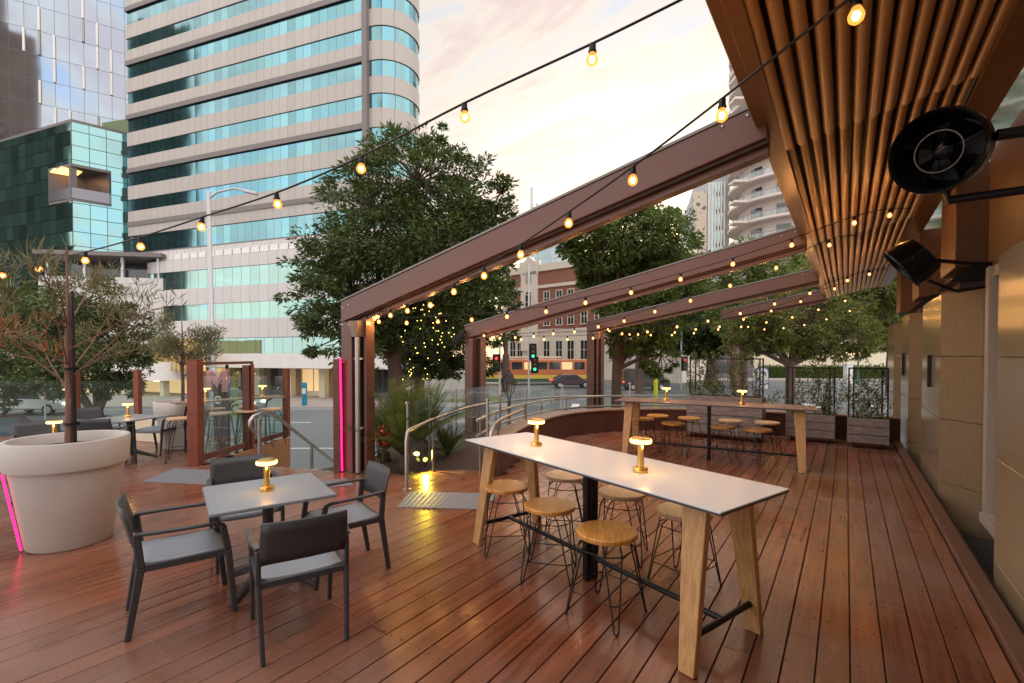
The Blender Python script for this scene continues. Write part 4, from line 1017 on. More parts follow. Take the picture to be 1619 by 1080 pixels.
festoon('festoon string from the second post rising over the third beam', [(765, 531), (790, 535), (815, 534), (844, 532), (875, 528), (908, 525), (946, 517), (987, 508), (1035, 493), (1091, 476), (1154, 452), (1227, 424), (1311, 388)], 11.6, 7.2, 755, 1340, (757, 527), (1350, 372))
festoon('sagging festoon string from the second post, passing below the third beam', [(824, 537), (860, 537), (897, 537), (937, 535), (984, 528), (1023, 525), (1070, 517), (1119, 508), (1170, 496), (1224, 481), (1280, 464), (1340, 444), (1375, 434)], 11.8, 10.0, 757, 1380, (757, 528), (1400, 425))
festoon('festoon string from the third post, ending above the smaller looking fan', [(961, 521), (1009, 529), (1067, 526), (1100, 521), (1137, 517), (1176, 505), (1219, 492), (1266, 477), (1319, 457)], 14.6, 11.5, 950, 1330, (948, 517), (1345, 446))
festoon('lowest sagging festoon string among the far trees', [(964, 524), (995, 529), (1029, 530), (1062, 530), (1097, 527), (1135, 521), (1172, 517), (1212, 510), (1252, 502), (1294, 490), (1336, 476)], 14.8, 14.0, 950, 1345, (950, 518), (1372, 464))
festoon('farthest short festoon string below the last beam', [(1183, 517), (1209, 521), (1239, 519), (1272, 514), (1307, 505), (1343, 492)], 18.5, 17.0, 1150, 1360, (1152, 505), (1390, 470))
# ================================================================= street and city
GZ = -1.6
rnd = random.Random(101)
b = MB(); b.face([V(-500, 6, GZ - .02), V(500, 6, GZ - .02), V(500, 900, GZ - .02), V(-500, 900, GZ - .02)]); b.face([V(-500, -60, GZ - .02), V(500, -60, GZ - .02), V(500, 6, GZ - .02), V(-500, 6, GZ - .02)])
struct(b.build('ground', M['paving']))
b = MB(); b.prism([V(-140, 12.6)[:2], V(140, 12.6)[:2], V(140, 30.5)[:2], V(-140, 30.5)[:2]], GZ - .3, GZ)
struct(b.build('road', M['asphalt']))
b = MB(); b.prism([V(0.5, 30.5)[:2], V(60, 30.5)[:2], V(110, 63)[:2], V(-10, 63)[:2]], GZ - .3, GZ - .001); struct(b.build('road', M['asphalt']))
b = MB(); b.prism([V(-140, 30.5)[:2], V(.4, 30.5)[:2], V(-10.2, 62.9)[:2], V(-140, 62.9)[:2]], GZ - .2, GZ + .13); struct(b.build('pavement', M['paving']))
b = MB(); b.prism([V(-140, 63)[:2], V(140, 63)[:2], V(140, 120)[:2], V(-140, 120)[:2]], GZ - .2, GZ + .12); struct(b.build('pavement', M['paving']))
b = MB(); b.prism([V(-140, 30.3)[:2], V(.4, 30.3)[:2], V(.4, 30.5)[:2], V(-140, 30.5)[:2]], GZ - .2, GZ + .135); struct(b.build('kerb', M['kerb']))
b = MB()
def line(r0, d0, r1, d1, w=.14):
    p, q = V(r0, d0, GZ + .004), V(r1, d1, GZ + .004); n = Vector((-(q - p).y, (q - p).x, 0)).normalized() * w / 2
    b.face([p - n, q - n, q + n, p + n])
for d in (17.3, 24.0):
    for i in range(-14, 3): line(i * 4.4, d, i * 4.4 + 3.0, d)
line(-60, 29.9, -2, 29.9, .12); line(-60, 13.9, 30, 13.9, .12); line(5, 20.8, 60, 20.8)
for i in range(9):
    line(4 + i * 3.4, 44 + i * .5, 6 + i * 3.4, 44.3 + i * .5, .2); line(2 + i * 3, 36.5 + i * .4, 3.8 + i * 3, 36.8 + i * .4, .2)
for i in range(10): line(4 + i * 4, 30.4, 4.5 + i * 4, 33.2, .5)
struct(b.build('road_marking', M['paint']))
b = MB(); b.prism([V(-6, 33)[:2], V(.0, 33)[:2], V(-4, 46)[:2], V(-9, 46)[:2]], GZ + .13, GZ + .17); o = b.build('grass_verge', mat('verge_grass', (.13, .15, .045), .9, 0, var=.3, scale=3, coords='World')); struct(o, 'stuff')
t = thing('traffic_island', 'pale concrete kerbed island in the road beyond the ramp', 'traffic island', tuple(V(-2.2, 23.5, GZ)))
b = MB(); b.lathe([(1.3, 0), (1.25, .14), (.001, .15)], (0, 0, 0), 24); o = b.build('island_kerb', M['kerb'], t); o.scale = (1.6, .5, 1)

def fac(name, label, cat, pa, pb, group=None):
    A = VP(*pa); B = VP(*pb); d = B - A
    return thing(name, label, cat, (A.x, A.y, 0), math.atan2(d.y, d.x), group), d.length
def foot(L, R, i, D, x0=0.0, RL=0.0):
    P = []; TA = math.radians(128)
    if RL:
        for k in range(0, 9):
            a = math.pi + math.pi / 2 * k / 8; P.append((x0 + RL + (RL - i) * math.cos(a), RL + (RL - i) * math.sin(a)))
    else: P.append((x0 + i, i))
    if R:
        for k in range(0, 13):
            a = -math.pi / 2 + TA * k / 12; P.append((L + (R - i) * math.cos(a), R + (R - i) * math.sin(a)))
        u = (math.cos(TA), math.sin(TA)); e = P[-1]; kk = (D - e[1]) / u[1]; P.append((e[0] + u[0] * kk, D))
    else: P += [(L - i, i), (L - i, D)]
    P.append((x0 + i, D)); return P
# ---- banded office tower
M['t_panel'] = panelmat('tower_panel', (.42, .39, .36), .78, 0, .028, (.2, .18, .165), .5, 0, .04)
M['t_glass'] = panelmat('tower_glass', (.16, .325, .36), .78, 0, .03, (.05, .07, .075), .06, .92, .2, wob=.016)
M['p_panel'] = panelmat('podium_panel', (.58, .56, .55), .96, 0, .03, (.28, .26, .25), .5, 0, .03)
M['p_glass'] = panelmat('podium_glass', (.27, .43, .41), .96, 0, .035, (.1, .12, .12), .06, .9, .07, wob=.012)
M['t_ledge'] = mat('tower_ledge', (.17, .15, .145), .55, 0, var=.06, scale=.5)
tw, L = fac('office_tower', 'tall banded office tower with teal window strips and a rounded corner', 'office tower', (205, 43.8), (588, 34.95))
R = 2.35; D = 16
def band(nme, z0, z1, i, m, root=tw, L_=None, R_=R, x0=0.0, RL=0.0, D_=D):
    b = MB(); b.prism(foot(L_ if L_ else L, R_, i, D_, x0, RL), z0, z1); return b.build(nme, m, root)
z = 13.6
band('spandrel_band', 11.05, 11.2, .1, M['t_ledge']); band('window_band', 11.2, 12.75, .14, M['t_glass']); band('spandrel_band', 12.75, 13.6, .02, M['t_panel'])
while z < 50:
    b = MB(); b.box((L / 2 - .2, .1, z + .2), (L - .45, .34, .4)); b.build('ledge', M['t_ledge'], tw)
    band('spandrel_band', z, z + 1.38, .02, M['t_panel']); band('window_band', z + 1.38, z + 2.46, .10, M['t_glass'])
    band('spandrel_band', z + 2.46, z + 3.68, .02, M['t_panel']); band('window_band', z + 3.68, z + 4.87, .10, M['t_glass']); z += 4.87
b = MB(); b.box((L - .35, -.02, 31), (.42, .5, 41)); b.build('groove_column', M['t_ledge'], tw)
# ---- podium of the tower
pA, pB = (216, 42.6), (600, 34.0)
pd, PL = fac('podium_building', 'pale banded podium with rounded left end at the foot of the tower', 'podium building', pA, pB)
pb_ = lambda nme, z0, z1, i, m: band(nme, z0, z1, i, m, pd, PL + 1.5, 0, 0.0, 2.2, 9)
pb_('roof_slab', 10.55, 10.95, .3, M['p_panel'])
for z0, z1, nme, m, i in ((9.0, 10.0, 'spandrel_band', 'p_panel', 0), (7.46, 9.0, 'window_band', 'p_glass', .1), (6.1, 7.46, 'spandrel_band', 'p_panel', 0), (4.76, 6.1, 'window_band', 'p_glass', .1), (3.25, 4.76, 'spandrel_band', 'p_panel', 0), (1.95, 3.25, 'window_band', 'p_glass', .5)):
    pb_(nme, z0, z1, i, M[m])
pb_('canopy_band', .83, 1.95, -.6, M['white']); pb_('roof_band', 10.0, 10.1, .4, M['t_ledge'])
for i in range(26):
    b = MB(); b.box((3.0 + i * .98, .32, 10.33), (.86, .12, .46)); b.build('parapet_panel', M['white'], pd)
b = MB(); b.prism(foot(PL + 1.5, 0, 2.0, 9, 0, 2.2), GZ, .83); b.build('shop_wall', mat('shop_wall', (.40, .33, .2), .7, 0, var=.1, scale=1), pd)
x = 3.2; i = 0
while x < PL - .5:
    b = MB(); b.box((x, 1.2, -.4), (.55, .5, 2.45)); b.build('column', M['cream'], pd)
    k = i % 4
    b = MB(); b.box((x + 1.65, 1.97, -.3), (2.3, .06, 2.0)); f = b.build('shop_window', (M['warmdim'], M['warmdim'], M['dkwin'], M['dkwin'])[k], pd)
    b = MB(); b.box((x + 1.65, 1.90, .74), (2.4, .1, .1)); b.box((x + 1.65, 1.90, -1.32), (2.4, .1, .5)); b.box((x + 1.65, 1.91, -.3), (.06, .06, 2.0)); b.box((x + .45, 1.91, -.3), (.07, .07, 2.0)); b.box((x + 2.85, 1.91, -.3), (.07, .07, 2.0)); b.build('window_frame', M['cream'] if k < 2 else M['t_ledge'], f)
    x += 3.3; i += 1
# gold fin screen and porch on the podium corner
sc, SL = fac('fin_screen', 'lit gold fin screen on the podium corner behind the second planter tree', 'screen', (240, 38.5), (318, 36.7))
b = MB(); b.box((SL / 2, .3, 1.85), (SL, .1, 2.5)); b.build('back_panel', M['warmdim'], sc)
for i in range(13):
    b = MB(); b.box((SL * (i + .5) / 13, 0, 1.85), (.11, .22, 2.6)); b.build('fin', mat('fin_gold', (.62, .48, .24), .4, .3) if i == 0 else bpy.data.materials['fin_gold'], sc)
for z in (.7, 1.9, 3.0):
    b = MB(); b.box((SL / 2, .05, z), (SL, .08, .09)); b.build('rail', bpy.data.materials['fin_gold'], sc)
po, OL = fac('porch_canopy', 'white curved porch canopy with two warm downlights left of the gold screen', 'canopy', (150, 40.5), (245, 37.5))
b = MB(); b.prism(foot(OL, 1.2, 0, 6, 0, 1.5), -.2, 1.25); b.build('canopy_body', M['white'], po)
for x in (OL * .55, OL * .9):
    b = MB(); b.lathe([(.22, -.27), (.2, -.205), (.001, -.202)], (x, .6, 0), 14); b.build('downlight', emit('downlight_glow', (1, .72, .35), 7.0) if x < OL * .6 else bpy.data.materials['downlight_glow'], po)
for x in (OL * .35, OL * .98):
    b = MB(); b.box((x, .8, -.9), (.45, .45, 1.38)); b.build('column', M['cream'], po)
b = MB(); b.box((OL * .6, 3.2, -.9), (OL * .9, .1, 1.36)); b.build('lobby_window', M['warmdim'], po)
# ---- pale glass tower at far left
M['l_glass'] = panelmat('lavender_glass', (.28, .335, .40), 1.45, 3.15, .05, (.12, .13, .15), .05, .92, .04, wob=.008)
lt, LL = fac('glass_tower', 'pale lavender glass tower with a fine grid and white fins at far left', 'glass tower', (-330, 52), (222, 68))
b = MB(); b.box((LL / 2, 8, 36), (LL, 16, 80)); b.build('glass_facade', M['l_glass'], lt)
rr2 = random.Random(9)
for k in range(44):
    z0 = rr2.randrange(7, 18) * 3.15; xx = rr2.randrange(int(LL * .64 / 1.45), int(LL / 1.45)) * 1.45
    b = MB(); b.box((xx, -.12, z0 + 1.6), (.22, .24, 3.0)); b.build('fin', M['white'], lt)
# ---- dark glass cube block
M['d_glass'] = panelmat('teal_glass_dark_refl', (.11, .23, .21), 1.25, 1.35, .06, (.006, .008, .008), .05, .9, .5, wob=.02)  # darker copy: reflection of a dark neighbour put into the glass colour
M['d_glass2'] = panelmat('teal_glass_bright_refl', (.22, .40, .42), 1.25, 1.35, .05, (.02, .03, .03), .05, .92, .06, wob=.012)  # brighter copy for the right face, bright reflection put into the colour
C0 = VP(118, 45); q1 = VP(3, 49.5); q2 = VP(214, 48)
dc = thing('glass_block', 'dark green glass block with a lit corner balcony at left', 'glass building', tuple(C0))
def quadwall(P, Q, z0, z1, name, m, root, depth=.3):
    d = Q - P; o = thing_free(P, d); b = MB(); b.box((d.length / 2, depth / 2, (z0 + z1) / 2), (d.length, depth, z1 - z0))
    ob = b.build(name, m, root); rl = P - Vector(root.location); ob.location = (rl.x, rl.y, 0); ob.rotation_euler = (0, 0, math.atan2(d.y, d.x)); return ob
def thing_free(*a): return None
zT = 23.8; zb0, zb1 = 16.4, 19.9
al, ar = C0.lerp(q1, .30), C0.lerp(q2, .62)
quadwall(q1, C0, zb1, zT, 'glass_wall', M['d_glass'], dc); quadwall(C0, q2, zb1, zT, 'glass_wall', M['d_glass2'], dc)
quadwall(q1, C0, -1.6, zb0, 'glass_wall', M['d_glass'], dc); quadwall(C0, q2, -1.6, zb0, 'glass_wall', M['d_glass2'], dc)
quadwall(q1, al, zb0, zb1, 'glass_wall', M['d_glass'], dc); quadwall(ar, q2, zb0, zb1, 'glass_wall', M['d_glass2'], dc)
b = MB(); inn = (q1 + q2) / 2 - C0; g = [C0, C0 + (al - C0), C0 + (al - C0) + (ar - C0), C0 + (ar - C0)]
b.prism([(p.x, p.y) for p in (al, C0, ar, al + ar - C0)], zb1 - .25, zb1 - .01); b.build('balcony_ceiling', M['t_ledge'], dc, world=True)
b = MB(); b.prism([(p.x, p.y) for p in (al, C0, ar, al + ar - C0)], zb0 + .01, zb0 + .2); b.build('balcony_slab', M['t_ledge'], dc, world=True)
b = MB(); bk = al + ar - C0; b.bar((al.x, al.y, (zb0 + zb1) / 2), (bk.x, bk.y, (zb0 + zb1) / 2), .2, zb1 - zb0 - .5); b.bar((bk.x, bk.y, (zb0 + zb1) / 2), (ar.x, ar.y, (zb0 + zb1) / 2), .2, zb1 - zb0 - .5); b.build('balcony_back_wall', mat('bal_wall', (.07, .065, .07), .4), dc, world=True)
b = MB(); p = C0.lerp(al, .25).lerp(C0.lerp(ar, .2), .5); b.box((p.x, p.y, (zb0 + zb1) / 2), (.5, .5, zb1 - zb0)); b.build('corner_column', M['t_ledge'], dc, world=True)
b = MB()
for f in (.35, .75):
    p = C0.lerp(al, f).lerp(bk, .25); b.box((p.x, p.y, zb1 - .3), (1.5, 1.5, .06))
b.build('balcony_light', emit('balcony_glow', (1.0, .55, .15), 2.4), dc, world=True)
b = MB(); b.prism([(p.x, p.y) for p in (q1, C0, q2, q1 + q2 - C0)], zT - .02, zT + .25); b.build('roof', M['t_ledge'], dc, world=True)
b = MB(); p0_, p1_ = C0.lerp(q1, .45), C0.lerp(ar, .9)
b.bar((C0.x, C0.y, zb0 + .75), (al.x, al.y, zb0 + .75), .06, 1.0); b.bar((C0.x, C0.y, zb0 + .75), (ar.x, ar.y, zb0 + .75), .06, 1.0); b.build('balcony_screen', mat('balcony_screen', (.19, .185, .21), .15, .6), dc, world=True)
gb, GL = fac('roof_plant_box', 'green rooftop plant box between the glass block and the tower', 'plant box', (167, 50), (214, 49)); b = MB(); b.box((GL / 2, 1.5, 24.5), (GL, 3, 3.2)); b.box((GL / 2, 1.5, 18.5), (GL * .8, 2.5, 9)); b.build('box_body', mat('plant_green', (.14, .19, .1), .6), gb)
# roof terrace canopy on low building behind the trees
rt, RL_ = fac('roof_pavilion', 'dark flat roofed terrace pavilion left of the podium', 'pavilion', (62, 40), (262, 41.5))
b = MB(); b.box((RL_ / 2, 3, 10.45), (RL_, 7, .35)); b.build('roof', M['t_ledge'], rt)
b = MB(); b.box((RL_ / 2, 4.5, 9.4), (RL_ * .9, 3, 1.8)); b.build('glazing', M['dkwin'], rt)
b = MB(); b.box((RL_ / 2, 3.4, 4.4), (RL_ * .98, 7, 8.2)); b.build('wall', M['p_panel'], rt)
for f in (.06, .35, .65, .94):
    b = MB(); b.box((RL_ * f, .2, 9.35), (.2, .2, 1.9)); b.build('column', M['pole'], rt)
# lobby building at far left street level
lb, LBL = fac('lobby_building', 'warmly lit lobby building at street level on the far left', 'building', (-140, 36), (160, 40))
b = MB(); b.box((LBL / 2, 3, 2.6), (LBL, 5, 3.6)); b.build('wall', M['p_panel'], lb)
for i in range(8):
    x = LBL * (i + .5) / 8
    b = MB(); b.box((x, .4, -.4), (.5, .5, 2.4)); b.build('column', M['cream'], lb)
    b = MB(); b.box((x + LBL / 16, 1.6, -.4), (LBL / 8 - .6, .1, 2.2)); b.build('lobby_window', M['warmwin'] if i % 2 else M['warmdim'], lb)
# ---- heritage brick building
M['brick'] = mat('red_brick', (.30, .13, .09), .8, 0, var=.2, scale=3)
M['hwhite'] = mat('heritage_white', (.72, .66, .56), .6, 0, var=.05, scale=.6)
hb_, HL = fac('heritage_building', 'red brick and white stone heritage building with arched parapet', 'building', (797, 76), (1075, 58))
b = MB(); b.box((HL / 2, 5, 1.9), (HL, 10, 7.0)); b.build('ground_storey', M['hwhite'], hb_)
b = MB(); b.box((HL / 2, 5.06, 9.9), (HL, 10, 9.0)); b.build('brick_wall', M['brick'], hb_)
b = MB(); b.box((HL / 2, 5, 14.9), (HL + .3, 10.4, 1.0)); b.box((HL / 2, 5, 12.1), (HL + .2, 10.3, .45)); b.build('cornice', M['hwhite'], hb_)
b = MB(); b.box((HL / 2, 5, 5.5), (HL + .2, 10.3, .4)); b.build('string_course', M['hwhite'], hb_)
b = MB(); b.box((5.2, -.12, 8.5), (3.0, .5, 12)); b.xprism([(3.6, 14), (6.8, 14), (6.8, 15.8), (6.0, 16.2), (5.2, 16.9), (4.4, 16.2), (3.6, 15.8)], -.37, .6); b.build('white_bay', M['hwhite'], hb_)
b = MB(); b.box((.3, -.1, 9.5), (.7, .5, 13)); b.box((HL * .62, -.1, 9.5), (.7, .5, 13)); b.build('pilaster', M['hwhite'], hb_)
for xx in (.3, 3.6, 6.8, HL * .62):
    b = MB(); b.box((xx, 0, 15.75), (.6, .5, .8)); b.build('finial', M['hwhite'], hb_)
b = MB(); b.box((5.2, -.42, 13.4), (1.0, .1, 1.1)); b.build('crest', mat('crest_grey', (.38, .36, .33), .6), hb_)
def hwin(x, z, w, h, arch=False, y=-.02):
    b = MB()
    if arch:
        P = [(x - w / 2, z - h / 2), (x + w / 2, z - h / 2), (x + w / 2, z + h / 2)] + [(x + w / 2 * math.cos(a), z + h / 2 + w / 2 * math.sin(a)) for a in (math.pi * k / 8 for k in range(1, 8))] + [(x - w / 2, z + h / 2)]
        b.xprism(P, y - .02, y + .02)
    else: b.box((x, y, z), (w, .05, h))
    f = b.build('window', M['dkwin'], hb_); b = MB(); yy = y - .06
    b.box((x - w / 2 - .04, yy, z), (.1, .1, h)); b.box((x + w / 2 + .04, yy, z), (.1, .1, h)); b.box((x, yy, z - h / 2 - .07), (w + .3, .16, .12)); b.box((x, yy, z + h / 2 + .05), (w + .2, .1, .1)); b.box((x, yy, z), (.06, .06, h)); b.box((x, yy - .003, z), (w, .06, .07))
    b.build('window_frame', M['hwhite'], f)
for x in (1.9, 8.4, 10.6, 12.6, 14.8, 17.0, 19.2, 21.4, 23.6):
    if x < HL - 1:
        hwin(x, 10.3, .95, 1.9); hwin(x, 7.3, .95, 2.0); hwin(x, 2.6, 1.1, 2.6)
hwin(5.2, 9.9, 1.1, 2.2, True, -.39); hwin(5.2, 7.0, .8, 1.4, False, -.39)
for x in (3.3, 5.6): hwin(x, 2.6, 1.0, 2.2)
# pale glass building and mast behind it
gbk, GK = fac('glass_building', 'pale blue glass building with a mast behind the heritage building', 'glass building', (832, 120), (915, 118))
b = MB(); b.box((GK / 2, 8, 15), (GK, 16, 34)); b.build('glass_facade', panelmat('pale_glass', (.55, .66, .72), 1.5, 2.6, .1, (.35, .4, .42), .15, .7, .05), gbk)
b = MB(); b.tube([(GK * .1, 0, 20), (GK * .1, 0, 44)], .35, 6); b.tube([(GK * .2, 0, 20), (GK * .2, 0, 40)], .3, 6)
for z in range(24, 40, 3): b.bar((GK * .1, 0, z), (GK * .2, 0, z), .2, .2)
b.build('mast', M['pole'], gbk)
# ---- round balcony apartment tower
M['b_conc'] = mat('balcony_concrete', (.62, .55, .51), .7, 0, var=.05, scale=.4)
BD = 78; bc = VP(1246, BD + 8); bt_ = thing('apartment_tower', 'pale apartment tower with stacked curved balconies behind the canopy', 'apartment tower', (bc.x, bc.y, 0), TH)
Rb_ = 10.2
b = MB(); b.lathe([(Rb_ - 2.0, -1.6), (Rb_ - 2.0, 64)], n=48); b.build('core_wall', M['b_conc'], bt_, smooth=True)
M['b_glass'] = glass('balcony_glass', (.78, .84, .84), .10, 0, .30)
for k in range(17):
    z = 3.4 + k * 3.52
    b = MB(); b.lathe([(Rb_ - 2.1, z), (Rb_ - .12, z), (Rb_, z + .12), (Rb_, z + .5), (Rb_ - 2.1, z + .5)], n=64, cap=False); b.build('balcony_slab', M['b_conc'], bt_)
    b = MB(); b.lathe([(Rb_ - .1, z + .52), (Rb_ - .1, z + 1.4)], n=64, cap=False); b.build('balcony_glass', M['b_glass'], bt_)
    b = MB(); b.tube([((Rb_ - .1) * math.cos(a), (Rb_ - .1) * math.sin(a), z + 1.43) for a in [i * math.pi / 24 for i in range(48)]], .05, 5, closed=True)
    for i in range(48):
        a = i * math.pi / 24; b.box(((Rb_ - .1) * math.cos(a), (Rb_ - .1) * math.sin(a), z + .95), (.05, .05, .9))
    b.build('handrail', M['grey_cap'], bt_)
    for a in (-2.75, -2.2, -1.65, -1.1):
        b = MB(); c, s = math.cos(a), math.sin(a); b.box(((Rb_ - 2.0) * c, (Rb_ - 2.0) * s, z + 1.65), (.22, 2.1, 2.1), rz=a); b.build('balcony_door', M['dkwin'], bt_)
    b = MB(); b.box((-Rb_ - .5, -3.0, z + .25), (2.4, 2.2, .4)); b.build('side_balcony', M['b_conc'], bt_)
    b = MB()
    for xx, yy, w, h_ in ((-Rb_ - .5, -4.1, 2.4, .05), (-Rb_ - 1.7, -3.0, .05, 2.2)): b.box((xx, yy, z + 1.3), (w, h_, .06)); b.box((xx, yy, z + .9), (w, h_, .04))
    for xx in (-Rb_ - 1.7, -Rb_ - .9, -Rb_ - .1): b.box((xx, -4.1, z + .85), (.05, .05, .9))
    b.build('side_rail', M['grey_cap'], bt_)
# ---- patterned grey building
pg, PGL = fac('patterned_building', 'grey building with a perforated patterned panel and vertical fins', 'building', (1079, 93), (1152, 91))
M['pgrey'] = mat('p_grey', (.42, .44, .46), .5, 0, var=.05, scale=.3)
b = MB(); b.xprism([(0, -1.6), (PGL, -1.6), (PGL, 37.0), (PGL * .42, 35.0), (PGL * .33, 37.5), (PGL * .18, 33.0), (0, 29.0)], .2, 5); b.build('wall', M['pgrey'], pg)
def perf():
    m, N, L_, bb = nm('perforated_panel'); tc = N.new('ShaderNodeTexCoord'); v = N.new('ShaderNodeTexVoronoi'); v.inputs['Scale'].default_value = .9; v.feature = 'DISTANCE_TO_EDGE'
    L_.new(tc.outputs['Object'], v.inputs['Vector']); cr = N.new('ShaderNodeValToRGB'); cr.color_ramp.interpolation = 'CONSTANT'; cr.color_ramp.elements[0].color = (.6, .53, .42, 1); cr.color_ramp.elements[1].position = .28; cr.color_ramp.elements[1].color = (.16, .14, .11, 1)
    L_.new(v.outputs['Distance'], cr.inputs[0]); L_.new(cr.outputs[0], bb.inputs['Base Color']); return m
b = MB(); b.box((PGL * .36, .1, 19), (PGL * .3, .3, 29)); b.build('patterned_panel', perf(), pg)
b = MB(); b.box((PGL * .72, .12, 19), (PGL * .36, .2, 32)); b.build('glazing', M['p_glass'], pg)
for i in range(6):
    b = MB(); b.box((PGL * (.55 + .066 * i), -.05, 19), (.3, .5, 32)); b.build('fin', M['white'], pg)
# ---- far right street walls
w1, WL = fac('purple_wall_building', 'low grey purple walled building behind the umbrella shaped tree', 'building', (1052, 66), (1190, 70))
b = MB(); b.box((WL / 2, 4, 1.6), (WL, 8, 6.4)); b.build('wall', mat('purple_wall', (.15, .12, .14), .7, 0, var=.1, scale=.5), w1)
b = MB(); b.box((WL * .6, -.03, .0), (WL * .25, .06, 1.6)); b.build('window', M['dkwin'], w1)
w2, WL = fac('cream_street_wall', 'long cream street wall above the clipped hedge at right', 'wall', (1150, 76), (1520, 74))
b = MB(); b.box((WL / 2, .5, .75), (WL, 1, 4.6)); b.build('wall', M['cream'], w2)
b = MB(); b.box((WL / 2, 8, 7), (WL, 6, 9)); b.build('upper_block', mat('brown_block', (.12, .085, .06), .8, 0, var=.2, scale=.3), w2)
b = MB()
for f, w in ((.05, 3), (.12, 3.5), (.3, 2.4), (.55, 3)): b.box((WL * f, -.06, 2.2), (w, .1, .5))
b.build('lit_window', M['warmwin'], w2)
hd, HDL = fac('clipped_hedge', 'long clipped green hedge in front of the cream wall', 'hedge', (1205, 69), (1500, 67))
b = MB()
for i in range(9000):
    p = Vector((rnd.uniform(0, HDL), rnd.uniform(0, 1.6), rnd.uniform(GZ, .35)))
    if rnd.random() < .7: p.y = rnd.uniform(-.05, .1)
    leaf(b, p, rv() + Vector((0, -.3, .2)), rnd.uniform(.15, .3), .14)
b.build('hedge_foliage', M['leaf_mid'], hd)
b = MB(); b.box((HDL / 2, .8, -.7), (HDL, 1.3, 1.75)); b.build('hedge_core', M['leaf_dk'], hd)
# reflected neighbours standing behind the photographer: a dark block seen in the tower's left windows
A = VP(205, 43.8); B = VP(588, 34.95); dd = (B - A).normalized(); nn = Vector((dd.y, -dd.x, 0))
Cm = Vector((0, 0, 0)); 
def refl(px, dist):
    P = None; r = VP(px, 1.0).normalized()
    # meet the facade line
    den = r.dot(nn); tt = A.dot(nn) / den; P = r * tt; R_ = r - nn * 2 * r.dot(nn); return P + R_ * dist
r0, r1 = refl(196, 62), refl(304, 62)
ob_ = thing('opposite_block', 'dark green glass block across the street, mirrored in the tower windows', 'office block', tuple(r0)); v = (r1 - r0); bk = (r0 - A).normalized() * 18
b = MB(); b.prism([(p.x, p.y) for p in (r0, r1, r1 + bk, r0 + bk)], -1.6, 66); b.build('wall', mat('opp_dark', (.015, .03, .026), .25, 0, var=.5, scale=.2, coords='World'), ob_, world=True)
for k in range(15):
    b = MB(); z = 3 + k * 4.2; e = (r0 - r1).normalized() * .4; f_ = -(r0 - A).normalized() * .25
    b.prism([(p.x, p.y) for p in (r0 + f_, r1 + f_, r1 - f_, r0 - f_)], z, z + .5); b.build('floor_band', mat('opp_band', (.07, .10, .09), .5) if k == 0 else bpy.data.materials['opp_band'], ob_, world=True)
# brown apartment tower and dark block beyond the left edge: both are seen only as reflections
def mirror(P, Q, px, dist):
    d_ = (Q - P).normalized(); n = Vector((d_.y, -d_.x, 0)); r = VP(px, 1.0).normalized(); tt = P.dot(n) / r.dot(n); return r * tt + (r - n * 2 * r.dot(n)) * dist
P_, Q_ = VP(-330, 52), VP(222, 68)
e0, e1 = mirror(P_, Q_, -60, 105), mirror(P_, Q_, 66, 105)
ap = thing('brown_apartment_tower', 'brown apartment tower with balconies, mirrored in the lavender glass tower', 'apartment tower', tuple(e0)); v = (e0 - P_).normalized() * 18
b = MB(); b.prism([(p.x, p.y) for p in (e0, e1, e1 + v, e0 + v)], -1.6, 92); b.prism([(p.x, p.y) for p in (e0, e0.lerp(e1, .55), e0.lerp(e1, .55) + v, e0 + v)], 92, 112); b.build('wall', mat('apt_brown', (.26, .17, .125), .7, 0, var=.3, scale=.1, coords='World'), ap, world=True)
for k in range(27):
    z = 4 + k * 3.9; b = MB(); f_ = -v.normalized() * .8; lo_, hi_ = (e0.lerp(e1, .12), e0.lerp(e1, .5))
    b.prism([(p.x, p.y) for p in (lo_ + f_, hi_ + f_, hi_ - f_, lo_ - f_)], z, z + 1.3); b.build('balcony', mat('apt_pale', (.42, .38, .33), .6) if k == 0 else bpy.data.materials['apt_pale'], ap, world=True)
    b = MB(); b.prism([(p.x, p.y) for p in (lo_ + f_ * .1, hi_ + f_ * .1, hi_ - f_, lo_ - f_)], z + 1.35, z + 3.7); b.build('balcony_window', M['dkwin'], ap, world=True)
e0, e1 = mirror(q1, C0, -25, 42), mirror(q1, C0, 122, 42)
ap = thing('dark_green_block', 'dark green glass block past the left edge, mirrored in the glass cube', 'office block', tuple(e0)); v = (e0 - C0).normalized() * 12
b = MB(); b.prism([(p.x, p.y) for p in (e0, e1, e1 + v, e0 + v)], -1.6, 60); b.build('wall', bpy.data.materials['opp_dark'], ap, world=True)
